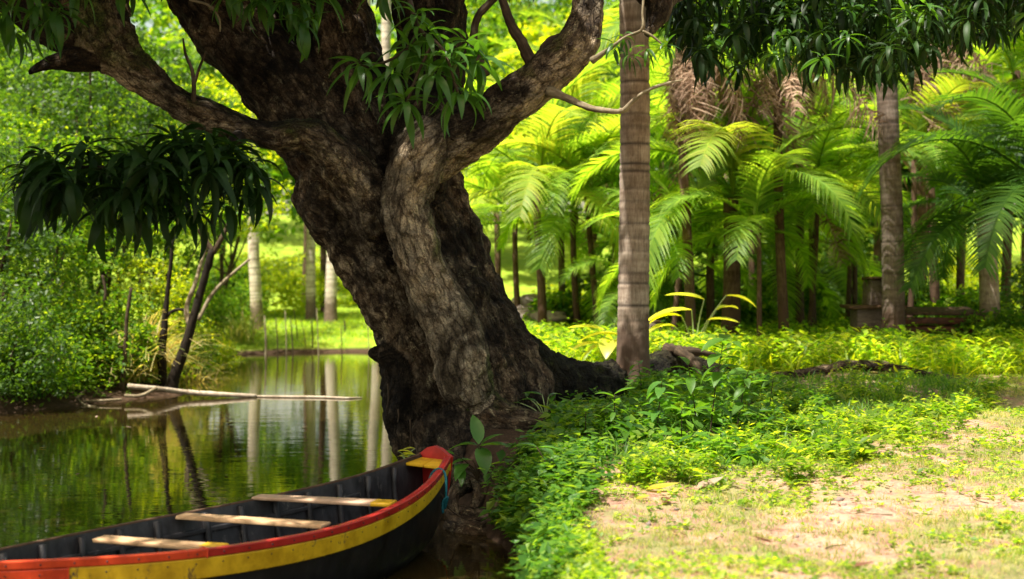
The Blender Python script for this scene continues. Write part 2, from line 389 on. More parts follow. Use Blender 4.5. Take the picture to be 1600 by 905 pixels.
def gz(x, y):
    x = np.atleast_1d(np.asarray(x, float)); y = np.atleast_1d(np.asarray(y, float))
    d = sdist(np.stack([x, y], 1))
    rightness = sst(-3.2, -1.0, x)*(1-sst(26, 34, y)) + sst(2, 8, x)*sst(26, 34, y)
    top = .24 + (.26+.05*sst(9, 15, y))*np.clip(rightness, 0, 1)
    top = top + sst(46, 95, y)*6.0
    wd = .42 + 1.2*(1-np.clip(rightness, 0, 1))
    z = np.where(d > 0, top*(1-(1-np.clip(d/wd, 0, 1))**2.2), np.maximum(-.9, d*.8))
    z = z + np.where(d > 0, np.clip(d, 0, .6)/.6*((fnoise(x, y, .9)-.5)*.16+(fnoise(x+9, y, 5)-.5)*.045), 0)
    # low mound under the roots behind the ringed palm
    z = z + .05*np.exp(-(((x-3.0)/2.6)**2+((y-17.2)/1.1)**2))*(d > 0)
    return z
def g1(x, y): return float(gz(x, y)[0])

def grid_ground():
    xs = np.concatenate([np.linspace(-90, -14, 20), np.linspace(-13, -1.6, 60), np.linspace(-1.5, 6, 190), np.linspace(6.15, 16, 60), np.linspace(17, 110, 26)])
    ys = np.concatenate([np.linspace(-20, 3, 8), np.linspace(3.2, 13, 240), np.linspace(13.1, 34, 170), np.linspace(34.5, 170, 60)])
    X, Y = np.meshgrid(xs, ys); x, y = X.ravel(), Y.ravel(); z = gz(x, y)
    nx, ny = len(xs), len(ys); i, j = np.meshgrid(np.arange(ny-1), np.arange(nx-1), indexing='ij'); a = (i*nx+j).ravel()
    Q = np.stack([a, a+1, a+nx+1, a+nx], 1)
    d = sdist(np.stack([x, y], 1))
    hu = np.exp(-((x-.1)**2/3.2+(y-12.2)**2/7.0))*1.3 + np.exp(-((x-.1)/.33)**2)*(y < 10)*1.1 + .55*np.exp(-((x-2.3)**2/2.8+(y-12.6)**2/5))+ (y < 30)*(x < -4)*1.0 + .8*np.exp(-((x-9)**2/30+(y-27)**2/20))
    return mesh_np('ground', np.stack([x, y, z], 1), Q, None, True, {'shore': np.clip(d, -1, 40), 'humus': np.clip(hu, 0, 1)})
def ground_mat():
    m, nt, p, out = newmat('soil_and_moss'); tc = N(nt, 'TexCoord'); o = tc.outputs['Object']
    n1 = noise(nt, o, 1.1, 6, .65, .4); n2 = noise(nt, o, 9, 6, .7, .3); n3 = noise(nt, o, 45, 4, .7); n4 = noise(nt, o, .35, 3, .5)
    soil = ramp(nt, n2.outputs[0], [(.28, (.13,.065,.045)), (.42, (.32,.185,.135)), (.56, (.46,.30,.225)), (.8, (.60,.43,.34))])
    grit = ramp(nt, n3.outputs[0], [(.3, (.62,.58,.54)), (.6, (1.08,1.08,1.08))])
    s = mixc(nt, 1.0, soil.outputs[0], grit.outputs[0], 'MULTIPLY')
    gr = ramp(nt, n2.outputs[0], [(.3, (.08,.11,.03)), (.6, (.19,.20,.07)), (.8, (.34,.29,.16))])
    ad = N(nt, 'Math', operation='MULTIPLY_ADD'); nt.links.new(n1.outputs[0], ad.inputs[0]); ad.inputs[1].default_value = .6; 
    sc = N(nt, 'Math', operation='MULTIPLY'); nt.links.new(n2.outputs[0], sc.inputs[0]); sc.inputs[1].default_value = .45; nt.links.new(sc.outputs[0], ad.inputs[2])
    gm = ramp(nt, ad.outputs[0], [(.49, (0,0,0)), (.57, (.8,.8,.8))])
    c = mixc(nt, gm.outputs[0], s, gr.outputs[0])
    # far meadow
    sep = N(nt, 'SeparateXYZ'); nt.links.new(o, sep.inputs[0])
    mr = N(nt, 'MapRange'); mr.inputs[1].default_value = 16.5; mr.inputs[2].default_value = 21; nt.links.new(sep.outputs[1], mr.inputs[0])
    mead = ramp(nt, n1.outputs[0], [(.3, (.13,.22,.02)), (.55, (.24,.34,.03)), (.75, (.36,.40,.06))])
    c = mixc(nt, mr.outputs[0], c, mead.outputs[0])
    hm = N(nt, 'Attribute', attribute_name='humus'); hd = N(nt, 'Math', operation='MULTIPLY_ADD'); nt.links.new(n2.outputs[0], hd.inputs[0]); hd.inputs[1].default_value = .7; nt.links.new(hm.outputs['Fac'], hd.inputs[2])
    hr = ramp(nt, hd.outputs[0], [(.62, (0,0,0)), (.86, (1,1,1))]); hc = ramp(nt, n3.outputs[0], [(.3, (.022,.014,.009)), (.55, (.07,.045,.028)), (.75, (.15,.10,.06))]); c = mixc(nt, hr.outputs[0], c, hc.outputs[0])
    sh = N(nt, 'Attribute', attribute_name='shore'); mr2 = N(nt, 'MapRange'); mr2.inputs[1].default_value = .45; mr2.inputs[2].default_value = .2; nt.links.new(sh.outputs['Fac'], mr2.inputs[0])
    mud = ramp(nt, n2.outputs[0], [(.3, (.025,.016,.010)), (.7, (.09,.055,.035))])
    c = mixc(nt, mr2.outputs[0], c, mud.outputs[0])
    nt.links.new(c, p.inputs['Base Color']); p.inputs['Roughness'].default_value = .95; p.inputs['Specular IOR Level'].default_value = .1
    bump(nt, mixc(nt, .5, n2.outputs[0], n3.outputs[0]), .7, .04, p); return m
M['ground'] = ground_mat()
tag(link('ground', grid_ground(), M['ground']), 'sandy earth bank with worn grass, dipping under the river', kind='structure')

def water():
    m, nt, p, out = newmat('river_water'); tc = N(nt, 'TexCoord'); o = tc.outputs['Object']
    mp = N(nt, 'Mapping'); mp.inputs['Scale'].default_value = (.55, 1.8, 1); nt.links.new(o, mp.inputs[0])
    n1 = noise(nt, mp.outputs[0], 2.6, 3, .55, .3); n2 = noise(nt, o, .5, 2, .5)
    c = ramp(nt, n2.outputs[0], [(.3, (.014,.010,.003)), (.7, (.030,.020,.006))])
    nt.links.new(c.outputs[0], p.inputs['Base Color']); p.inputs['Roughness'].default_value = .035; p.inputs['IOR'].default_value = 1.40
    p.inputs['Specular IOR Level'].default_value = .5
    b = N(nt, 'Bump'); b.inputs['Strength'].default_value = .10; b.inputs['Distance'].default_value = .02
    nt.links.new(n1.outputs[0], b.inputs['Height']); nt.links.new(b.outputs[0], p.inputs['Normal'])
    V = [(-60,-3,0),(3,-3,0),(3,40,0),(-60,40,0)]
    tag(link('water', mesh_np('water', V, [[0,1,2,3]]), m), 'calm dark green river water reflecting trees', kind='structure')
water()

# ------------------------------------------------------------------ the big mango tree
def bark_attrs(V, skel, rad):
    """for each vertex: stretched bark coordinate relative to the closest stem"""
    T = []; idx = []
    P = np.concatenate(skel); Rr = np.concatenate(rad)
    Tn = []; Ln = []; l0 = 0
    for s in skel:
        t = np.gradient(s, axis=0); t /= np.linalg.norm(t, axis=1)[:, None]; Tn.append(t)
        Ln.append(l0+np.concatenate([[0], np.cumsum(np.linalg.norm(np.diff(s, axis=0), axis=1))])); l0 += 7.3
    Tn = np.concatenate(Tn); Ln = np.concatenate(Ln)
    out = np.empty((len(V), 3)); near = np.empty(len(V), int)
    for a in range(0, len(V), 20000):
        v = V[a:a+20000]; d = ((v[:, None]-P[None])**2).sum(2)**.5/Rr[None]; near[a:a+20000] = d.argmin(1)
        w = np.exp(-6*(d-d.min(1)[:, None])); w /= w.sum(1)[:, None]
        t = w@Tn; t /= np.linalg.norm(t, axis=1)[:, None]
        nn = near[a:a+20000]; q = v-P[nn]; t0 = Tn[nn]
        ax = (q*t0).sum(1); perp = q-ax[:, None]*t0
        e1 = np.cross(t0, [0, 1, 0.001]); e1 /= np.linalg.norm(e1, axis=1)[:, None]; e2 = np.cross(t0, e1)
        out[a:a+20000] = np.stack([(perp*e1).sum(1), (perp*e2).sum(1), Ln[nn]+ax], 1)
    return out, near

STEMS = {  # px, py, distance, radius px
 'A': [(690,205,11.35,40),(655,245,11.3,44),(636,300,11.3,37),(640,345,11.3,37),(660,413,11.3,40),(686,470,11.3,41),(710,525,11.3,42),(728,585,11.3,45),(742,622,11.35,34)],
 'RL': [(640,250,11.4,46),(700,222,11.4,46),(760,188,11.2,38),(815,150,11.0,32),(858,112,10.9,30),(902,72,10.8,33),(918,25,10.8,25),(925,-40,10.8,22),(950,-200,10.8,20)],
 'B': [(500,262,11.9,52),(525,300,11.9,66),(562,355,11.9,66),(608,425,11.9,68),(645,500,11.9,66),(672,570,11.9,68),(690,625,11.9,78),(705,690,11.9,76),(735,770,11.9,80)],
 'C': [(660,240,12.3,42),(683,300,12.3,44),(704,360,12.3,44),(724,420,12.3,45),(748,490,12.3,50),(778,560,12.3,60),(800,630,12.2,72),(800,720,12.1,80)],
 'BC': [(600,260,12.1,70),(650,350,12.15,66),(690,440,12.15,66),(725,530,12.15,70),(745,620,12.1,90),(755,700,12.0,96),(760,790,12,100)],
 'L1': [(600,345,11.6,40),(560,280,11.4,40),(520,236,11.2,31),(470,212,11.0,24),(425,212,10.9,25),(375,198,10.8,21),(310,176,10.7,23),(250,140,10.6,24),(208,105,10.5,29),(170,68,10.5,44),(150,20,10.5,50),(145,-60,10.5,52),(120,-220,10.5,45)],
 'L1b': [(185,85,10.5,28),(130,92,10.4,19),(85,97,10.35,13),(42,114,10.3,7)],
 'L1c': [(160,40,10.5,45),(95,40,10.5,40),(30,-5,10.5,36),(-60,-80,10.5,34)],
 'L2a': [(590,330,12,66),(520,240,12,72),(455,150,12,62),(385,70,12,58),(322,0,12,50),(250,-100,12,50),(180,-220,12,45)],
 'L2b': [(620,330,12.2,70),(580,210,12.2,72),(535,110,12.3,70),(505,0,12.4,66),(480,-120,12.5,60),(470,-300,12.5,45)],
 'L2m': [(520,220,12.3,55),(450,110,12.5,55),(420,0,12.7,60),(400,-120,12.8,50)],
 'MM': [(640,290,12,60),(660,190,12,60),(672,90,12,54),(672,0,12,54),(680,-90,12,50),(700,-260,12,40)],
 'RF': [(770,560,12.3,60),(815,578,12.6,54),(850,598,12.9,50),(900,608,13.6,45),(950,608,14.6,40),(1000,594,15.6,34),(1040,570,16.3,22),(1075,566,16.6,15),(1120,580,16.6,11),(1175,590,16.8,7)],
 'RG': [(640,560,11.8,44),(625,640,11.6,28),(640,690,11.5,26),(660,760,11.4,30)],
 'RH': [(720,640,11.6,50),(790,665,11.3,34),(850,672,11.2,26),(890,690,11.1,16)],
 'ST': [(650,560,11.8,42),(620,556,11.7,26),(596,552,11.65,18),(576,551,11.6,6)],
 'KN': [(520,330,11.8,50),(480,308,11.8,30),(458,297,11.8,16)],
 'RJ': [(700,680,11.4,60),(715,760,10.9,50),(730,820,10.6,44)],
}
def to3(ctrl, n=6):
    C = catmull(np.array(ctrl, float), n)
    P = np.stack([at(*c[:3]) for c in C]); r = np.maximum(C[:, 3], 3)*C[:, 2]/F
    return P, r
def mango():
    top = empty('mango_tree', (at(740, 700, 12)[0], 12, .45), 'massive old leaning mango tree with twisted fused trunk on the river bank', 'tree')
    parts = []; skel = []; rads = []; tags_ = []
    for i, (k, c) in enumerate(STEMS.items()):
        P, r = to3(c); skel.append(P); rads.append(r)
        parts.append(tube(P, r, 20, rough=.05, seed=i)); tags_ += [k]*len(P)
    V, Q, T = join(parts)
    me = mesh_np('tmp', V, Q, T)
    o = bpy.data.objects.new('tmp', me); COL.objects.link(o)
    md = o.modifiers.new('r', 'REMESH'); md.mode = 'VOXEL'; md.voxel_size = .021
    sm = o.modifiers.new('s', 'SMOOTH'); sm.iterations = 9; sm.factor = .5
    dg = bpy.context.evaluated_depsgraph_get(); ev = o.evaluated_get(dg); m2 = bpy.data.meshes.new_from_object(ev)
    bpy.data.objects.remove(o); bpy.data.meshes.remove(me)
    n = len(m2.vertices); co = np.empty(n*3, np.float32); m2.vertices.foreach_get('co', co); co = co.reshape(-1, 3).astype(float)
    no = np.empty(n*3, np.float32); m2.vertices.foreach_get('normal', no); no = no.reshape(-1, 3)
    q, near = bark_attrs(co, skel, rads)
    tagarr = np.array(tags_)[near]
    nz = mnoise.noise; fr = mnoise.fractal
    d = np.empty(n)
    for i in range(n):
        a, b, c = q[i]
        v = Vector((a*8, b*8, c*.9))
        r1 = 1-abs(nz(v)); r2 = 1-abs(nz(Vector((a*19+5, b*19, c*3.2))))
        w = Vector(co[i])
        lump = fr(w*2.1, 1.0, 2.0, 3)
        d[i] = (r1*r1-.6)*.040+(r2-.7)*.022+lump*.045+nz(w*17)*.010
    shag = np.isin(tagarr, ['C', 'RG', 'ST', 'RF', 'L1c', 'RJ']).astype(float)
    d += shag*np.array([nz(Vector(p)*30)*.014 for p in co])*1.0
    small = np.isin(tagarr, ['L1b', 'KN', 'ST']); d[small] *= .5
    co2 = co+no*d[:, None]
    m2.vertices.foreach_set('co', co2.astype(np.float32).ravel())
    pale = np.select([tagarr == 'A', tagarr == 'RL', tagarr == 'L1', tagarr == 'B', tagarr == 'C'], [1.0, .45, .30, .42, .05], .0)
    # light is painted on the limbs' pale lower flank; the top is mossy and dark
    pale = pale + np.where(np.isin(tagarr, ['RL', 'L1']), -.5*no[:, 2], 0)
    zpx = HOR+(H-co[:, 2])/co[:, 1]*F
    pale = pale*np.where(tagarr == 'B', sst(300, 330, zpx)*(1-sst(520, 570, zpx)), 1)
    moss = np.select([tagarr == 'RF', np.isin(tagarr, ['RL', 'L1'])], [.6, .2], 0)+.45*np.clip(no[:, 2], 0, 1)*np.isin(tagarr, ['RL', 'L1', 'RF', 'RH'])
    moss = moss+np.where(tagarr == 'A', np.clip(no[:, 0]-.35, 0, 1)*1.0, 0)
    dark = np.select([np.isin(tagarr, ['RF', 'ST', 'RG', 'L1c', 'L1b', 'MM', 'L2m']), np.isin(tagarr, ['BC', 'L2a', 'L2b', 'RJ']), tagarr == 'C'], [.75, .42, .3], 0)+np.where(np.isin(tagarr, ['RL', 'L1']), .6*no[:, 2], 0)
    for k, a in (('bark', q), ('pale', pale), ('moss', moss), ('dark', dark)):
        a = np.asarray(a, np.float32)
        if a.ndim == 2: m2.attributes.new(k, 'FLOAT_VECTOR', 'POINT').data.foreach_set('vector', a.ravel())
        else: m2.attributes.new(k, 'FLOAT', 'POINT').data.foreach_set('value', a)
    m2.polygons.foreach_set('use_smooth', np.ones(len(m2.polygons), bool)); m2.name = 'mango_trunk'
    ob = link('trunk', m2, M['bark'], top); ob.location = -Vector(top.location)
    return top
mango_top = mango()
MLOC = np.array(mango_top.location)
def mpart(name, me, mat, kind=None, label=None):
    o = link(name, me, mat, mango_top); o.location = -Vector(MLOC)
    tag(o, label, kind=kind); return o
def mtube(name, ctrl, mat, label=None, sides=10, n=6, rough=.06, seed=1):
    C = catmull(np.array(ctrl, float), n); P = np.stack([at(*c[:3]) for c in C]); r = np.maximum(C[:, 3], .6)*C[:, 2]/F
    V, Q, T = tube(P, r, sides, rough=rough, seed=seed)
    return mpart(name, mesh_np(name, V, Q, T, True, {'bark': tube.bark}), M[mat], label=label)
# dead pale branch across the ringed palm, curved shoots on the right limb, roots
mtube('branch', [(858,142,10.8,9),(885,153,10.7,6),(920,168,10.5,5.2),(948,173,10.4,4.4),(972,173,10.4,4),(990,157,10.35,3.4),(1012,141,10.3,2.6),(1040,131,10.3,2.4),(1066,125,10.3,1)], 'twig_pale', 'bare pale dead branch reaching across the ringed palm')
mtube('branch', [(968,173,10.4,4.5),(978,172,10.4,3.6),(984,168,10.4,1.5)], 'twig_pale')
mtube('branch', [(842,112,10.9,15),(825,88,10.9,10),(815,66,10.9,9),(800,42,10.9,8),(790,15,10.9,7),(776,-30,10.9,7)], 'twig')
mtube('branch', [(752,120,11,14),(740,70,11,7),(745,30,11,6),(762,8,11,6),(790,-20,11,5)], 'twig')
mtube('branch', [(846,88,10.9,10),(858,66,10.9,7),(880,55,10.9,5),(905,44,10.9,4)], 'twig')
mtube('branch', [(985,-90,10.4,34),(1010,-30,10.4,30),(1030,5,10.4,24),(1020,40,10.4,12),(1010,56,10.4,5)], 'bark', 'thick limb crossing high in front of the palm')
mtube('branch', [(1030,0,10.4,22),(1075,-30,11.3,18),(1160,-70,12.5,14),(1300,-50,13.5,10),(1450,-40,13.8,7),(1600,-30,14,4)], 'bark')
mtube('branch', [(925,95,10.6,6),(950,78,10.5,3.5),(978,58,10.4,2.5),(1003,46,10.3,2.5),(1004,20,10.3,2),(1006,-8,10.3,2)], 'twig_pale')
mtube('branch', [(1004,48,10.3,2.4),(1020,57,10.3,2),(1035,70,10.3,1.2)], 'twig_pale')
mtube('branch', [(300,172,10.6,5),(303,140,10.6,3.5),(300,110,10.6,3),(290,85,10.6,2.2),(286,60,10.6,1.5)], 'twig')
mtube('branch', [(302,135,10.6,3),(312,105,10.6,2.2),(322,80,10.6,1.5)], 'twig')
mtube('branch', [(372,215,10.7,12),(350,235,10.2,6),(320,243,9.4,5),(270,250,8.6,4),(200,262,8.2,3.4),(120,262,8.2,3),(60,270,8.2,2)], 'twig_dark')
mtube('branch', [(640,0,9.6,4),(655,45,9.2,3.4),(685,70,9.0,3),(700,95,8.9,2.5),(715,145,8.9,2)], 'twig')
mtube('branch', [(655,45,9.2,3.2),(637,75,9.1,2.6),(600,98,9.1,2.2),(562,104,9.1,1.6)], 'twig')
mtube('branch', [(678,65,9.0,3),(655,110,8.95,2.4),(636,160,8.9,2)], 'twig')
mtube('branch', [(296,0,9.6,2),(325,8,9.6,2),(342,28,9.6,1.6),(344,50,9.6,1)], 'twig_pale')
# exposed roots at the water's edge
for i, c in enumerate([[(760,740,10.6,16),(725,760,10.0,12),(708,775,9.8,11),(706,800,9.7,12),(716,818,9.6,11),(745,826,9.5,12),(790,822,9.5,10)],
          [(790,740,10.4,14),(800,765,9.8,12),(792,795,9.6,12),(770,805,9.6,11),(745,800,9.7,8)],
          [(715,800,9.8,12),(745,812,9.6,13),(780,800,9.6,12),(815,790,9.6,10)],
          [(700,822,9.6,10),(730,832,9.45,12),(765,836,9.4,10),(800,826,9.4,8)],
          [(735,740,10.3,10),(752,765,9.9,14),(748,790,9.8,14),(735,800,9.8,8)],
          [(725,765,10.2,8),(745,745,10.2,8),(775,738,10.1,8),(800,748,10.0,7),(820,770,9.9,6)],
          [(890,725,9.6,3),(915,722,9.5,3.5),(940,727,9.4,3),(965,735,9.3,1.5)]]):
    mtube('root', c, 'bark', sides=10, rough=.10, seed=20+i)
for i, (x, y0, y1) in enumerate([(641,655,735),(645,665,742),(650,690,735),(606,600,640),(655,700,745),(648,670,725),(622,640,660)]):
    mtube('root', [(x,y0,11.3,1.6),(x+1,(y0+y1)/2,11.25,1.4),(x-1,y1,11.2,1)], 'twig', sides=5, seed=50+i)
for c in [[(1060,548,16.2,9),(1080,562,16,8),(1092,580,15.8,7),(1098,600,15.6,6)], [(1040,545,16.4,9),(1065,548,16.2,8),(1090,550,16.2,6),(1118,556,16.3,4)]]:
    mtube('root', c, 'twig', sides=9, rough=.12)
mtube('root', [(1180,590,16.5,6),(1240,585,16.6,6),(1290,577,16.8,7),(1335,571,17,9),(1380,573,17,9),(1430,583,16.8,7),(1480,592,16.6,6),(1510,601,16.5,3)], 'bark', 'long thin root running over the ground to the right', rough=.15)

# mango leaves
MLV = [leafblade(7, w, dr, .35, .75) for w, dr in ((.185,1.1),(.165,.7),(.20,1.45),(.16,.45),(.18,1.75))]
ML_ME = {}
def mleaf_me(i, mat):
    k = (i, mat)
    if k not in ML_ME:
        V, Q, T = MLV[i]; me = mesh_np('leaf', V, Q, T, True); me.materials.append(M[mat]); ML_ME[k] = me
    return ML_ME[k]
leaf_count = 0
def whorl(c, L, n, mat, rng, objs=True, acc=None):
    """a rosette of drooping leaves around the shoot tip c"""
    global leaf_count
    ph0 = rng.uniform(0, 6.28)
    for k in range(n):
        phi = ph0+k*2.4+rng.normal(0, .15); t = k/n
        pitch = -.95+1.5*t+rng.normal(0, .22); roll = rng.normal(0, .25); s = L*(1-.25*t)*rng.uniform(.85, 1.12)
        v = int(rng.integers(0, 5)) 
        Rm = dir_rot(np.array([phi]), np.array([pitch]), np.array([roll]))[0]
        p = np.asarray(c)+np.array([0, 0, .04*t])+Rm[:, 0]*.012
        if objs and leaf_count < 300:
            me = mleaf_me(v, mat); o = link('leaf', me, None, mango_top)
            o.matrix_world = Matrix.Identity(4)
            mt = Matrix([list(Rm[i])+[0] for i in range(3)]+[[0,0,0,1]])
            mt = Matrix.Translation(Vector(p-MLOC)) @ mt @ Matrix.Diagonal((s, s, s, 1))
            o.matrix_basis = mt; leaf_count += 1
        else: acc.append((v, p, Rm, s))
def acc_mesh(acc):
    parts = []
    for v in range(5):
        sel = [a for a in acc if a[0] == v]
        if not sel: continue
        V, Q, T = MLV[v]
        parts.append(scatter(V, Q, T, np.array([a[1] for a in sel]), np.array([a[2] for a in sel]), np.array([a[3] for a in sel])))
    return join(parts)
rg = np.random.default_rng(11)
acc_l, acc_d = [], []
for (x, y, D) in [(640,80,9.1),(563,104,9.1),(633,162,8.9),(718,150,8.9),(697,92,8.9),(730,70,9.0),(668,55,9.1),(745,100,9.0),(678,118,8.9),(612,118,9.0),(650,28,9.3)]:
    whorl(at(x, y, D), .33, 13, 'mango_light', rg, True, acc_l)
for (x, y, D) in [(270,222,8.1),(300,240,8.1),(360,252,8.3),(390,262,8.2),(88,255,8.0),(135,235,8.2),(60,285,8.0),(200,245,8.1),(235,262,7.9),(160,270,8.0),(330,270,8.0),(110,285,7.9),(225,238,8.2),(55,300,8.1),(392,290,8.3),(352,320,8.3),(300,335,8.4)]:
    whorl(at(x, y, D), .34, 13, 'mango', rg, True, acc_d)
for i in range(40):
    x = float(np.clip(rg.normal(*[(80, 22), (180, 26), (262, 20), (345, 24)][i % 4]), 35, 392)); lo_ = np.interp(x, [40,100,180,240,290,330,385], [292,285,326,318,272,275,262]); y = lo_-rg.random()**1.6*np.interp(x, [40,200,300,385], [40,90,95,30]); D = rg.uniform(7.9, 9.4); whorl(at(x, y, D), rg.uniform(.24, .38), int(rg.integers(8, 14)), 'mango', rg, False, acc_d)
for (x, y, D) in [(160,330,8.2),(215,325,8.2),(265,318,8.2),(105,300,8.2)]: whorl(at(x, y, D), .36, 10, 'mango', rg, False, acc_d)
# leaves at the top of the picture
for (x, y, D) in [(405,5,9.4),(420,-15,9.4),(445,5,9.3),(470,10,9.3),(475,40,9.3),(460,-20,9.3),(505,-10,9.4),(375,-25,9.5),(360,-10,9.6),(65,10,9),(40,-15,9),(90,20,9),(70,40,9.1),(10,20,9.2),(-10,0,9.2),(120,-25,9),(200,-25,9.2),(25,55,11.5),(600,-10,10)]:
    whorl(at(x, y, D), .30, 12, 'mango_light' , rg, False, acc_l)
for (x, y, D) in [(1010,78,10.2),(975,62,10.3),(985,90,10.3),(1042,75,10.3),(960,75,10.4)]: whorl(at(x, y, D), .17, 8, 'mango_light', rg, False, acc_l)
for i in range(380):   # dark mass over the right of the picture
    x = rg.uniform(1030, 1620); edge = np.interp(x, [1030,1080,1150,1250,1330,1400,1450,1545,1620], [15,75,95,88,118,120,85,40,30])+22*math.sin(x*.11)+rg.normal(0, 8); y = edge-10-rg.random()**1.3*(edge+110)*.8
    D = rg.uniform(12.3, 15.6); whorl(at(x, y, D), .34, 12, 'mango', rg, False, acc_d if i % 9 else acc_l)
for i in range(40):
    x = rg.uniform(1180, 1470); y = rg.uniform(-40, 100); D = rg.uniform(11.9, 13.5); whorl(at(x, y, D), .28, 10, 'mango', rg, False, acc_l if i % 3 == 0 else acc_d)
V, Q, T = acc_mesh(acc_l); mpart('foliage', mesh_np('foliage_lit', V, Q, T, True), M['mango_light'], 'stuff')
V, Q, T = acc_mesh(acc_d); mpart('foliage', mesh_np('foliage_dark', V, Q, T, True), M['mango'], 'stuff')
# unseen canopy overhead, shaped to shade trunk, boat and near bank
def in_poly(P, poly):
    ins = np.zeros(len(P), bool); poly = np.asarray(poly)
    for a, b in zip(poly, np.roll(poly, -1, 0)):
        c = ((a[1] > P[:, 1]) != (b[1] > P[:, 1])); xi = (b[0]-a[0])*(P[:, 1]-a[1])/(b[1]-a[1]+1e-12)+a[0]; ins ^= c & (P[:, 0] < xi)
    return ins
SHADE = [(-8,3),(-.25,3),(-.05,7.4),(.25,9.0),(.8,10.8),(1.9,12.0),(3.0,13.2),(3.4,14.8),(2.8,16.0),(1.6,16.6),(-.5,16.8),(-3,16.5),(-5.5,15.5),(-8,12)]
def canopy():
    rg = np.random.default_rng(3); n = 22000
    P = np.stack([rg.uniform(-11, 7, n), rg.uniform(.5, 20, n), rg.uniform(4.6, 9.5, n)], 1)
    k = (P[:, 2]-.4)/SUN.z; G = P[:, :2]-k[:, None]*np.array([SUN.x, SUN.y])
    frame_top = H+(HOR+40)/F*P[:, 1]
    keep = in_poly(G, SHADE) & (P[:, 2] > frame_top) & (fnoise(P[:, 0]+P[:, 2]*.6, P[:, 1]-P[:, 2]*.4, .8, 3) > .36)
    boatzone = (G[:, 0] < -.4) & (G[:, 1] < 8.3); pz = (np.abs(G[:, 0]-2.1) < 1.3) & (G[:, 1] > 14)  # canopy thinned here to let sun onto boat and palm
    keep &= ~(boatzone & (rg.random(n) < .72)) & ~(pz & (rg.random(n) < .93))
    P = P[keep]
    nl = 10; c = np.repeat(P, nl, 0); phi = rg.uniform(0, 6.28, len(c)); pitch = rg.uniform(-1.0, .3, len(c))
    V, Q, T = leafblade(2, .26, .8, .3, .7)
    Vs, Q2, T2 = scatter(V, Q, T, c, dir_rot(phi, pitch, rg.normal(0, .3, len(c))), rg.uniform(.26, .40, len(c)))
    mpart('foliage', mesh_np('canopy', Vs, Q2, T2), M['mango'], 'stuff')
canopy()

# limbs carrying the canopy overhead
rgl = np.random.default_rng(9)
for i, (k, tg) in enumerate([('L2b', (-3, 10, 8.5)), ('L2b', (-1, 16, 8.8)), ('MM', (1.0, 15, 8.5)), ('MM', (2.5, 18, 8.3)), ('RL', (3.5, 14.5, 7.6)), ('RL', (4.5, 17.5, 8.2)), ('L2a', (-5, 13, 8)), ('L1', (-4.5, 8.5, 6.8)), ('L2m', (-2, 8, 7.5))]):
    c = STEMS[k][-1]; p = at(*c[:3]); t = np.array(tg); m = (p+t)/2+rgl.normal(0, .35, 3)+np.array([0, 0, .5]); r = c[3]*c[2]/F
    mpart('limb', tube_mesh('limb', [[*(p-np.array([0, 0, .3])), r*.9], [*p, r*.8], [*m, r*.5], [*t, r*.15]], 10, 6, .06, i), M['bark'])
    for j in range(3):
        e = t+rgl.normal(0, 1.1, 3)*np.array([1.3, 1.3, .4]); s0 = m*(.7-.2*j)+t*(.3+.2*j)
        mpart('limb', tube_mesh('limb', [[*s0, r*.3], [*((s0+e)/2+np.array([0, 0, .2])), r*.2], [*e, r*.05]], 7, 4, .06, i), M['bark'])

# ------------------------------------------------------------------ palms
def frond_me(name, L, arch, droop, n=34, lw=.045, ll=.62, mat='palm', hang=.5, seed=0, miss=.04, mess=.05):
    """arching pinnate frond along +X. returns mesh (rachis+leaflets)"""
    rg = np.random.default_rng(seed); t = np.linspace(0, 1, 15); th = arch-(arch+droop)*t**1.25
    x = np.concatenate([[0], np.cumsum(np.cos(th[:-1]))])*L/14; z = np.concatenate([[0], np.cumsum(np.sin(th[:-1]))])*L/14
    y = .06*L*np.sin(t*2.2)*rg.uniform(-1, 1)
    P = np.stack([x, y, z], 1)
    parts = [tube(P, np.linspace(.026, .006, 15)*L/2.6, 5, cap=False)]
    T = np.gradient(P, axis=0); T /= np.linalg.norm(T, axis=1)[:, None]
    s = np.linspace(.16, .995, n)
    for side in (-1, 1):
        for i, u in enumerate(s):
            if rg.random() < miss: continue
            k = u*14; i0 = min(int(k), 13); f = k-i0; p = P[i0]*(1-f)+P[i0+1]*f; tt = T[i0]
            ln = ll*L/2.6*(np.sin(np.pi*(.12+.80*u))**.6)*rg.uniform(.85-miss, 1.1+miss)
            out = np.array([0, side, 0])-tt*tt[1]*side; out /= np.linalg.norm(out); up = np.cross(tt, out)*side
            up = up if up[2] > 0 else -up
            fw = .45+.55*u
            d = out*1.0+tt*fw+up*.22+rg.normal(0, mess, 3); d /= np.linalg.norm(d)
            w = lw*L/2.6*rg.uniform(.8, 1.1)
            segs = 4; q = p.copy(); vs = []
            for j in range(segs+1):
                a = j/segs; ww = w/2*(1, 1.0, .85, .5, .05)[j]
                vs += [q-tt*ww, q+tt*ww]
                dd = d+np.array([0, 0, -1.0])*hang*(a**1.3)*(1.5+rg.uniform(-.2, .4)); dd /= np.linalg.norm(dd); q = q+dd*ln/segs
            Q = np.array([[2*j, 2*j+1, 2*j+3, 2*j+2] for j in range(segs)])
            parts.append((np.array(vs), Q, None))
    V, Q, T3 = join(parts); me = mesh_np(name, V, Q, T3); me.materials.append(M[mat]); return me
FR = {}
for mat in ('palm', 'palm_yellow', 'palm_shaded'):
    FR[mat] = [frond_me('frond', 2.6, a, d, 56, .046, .70, mat, h, 40+i) for i, (a, d, h) in enumerate([(1.1,.9,.5),(.9,1.2,.65),(.6,1.3,.75),(.35,1.4,.7),(1.25,.4,.35),(.75,.8,.5)])]
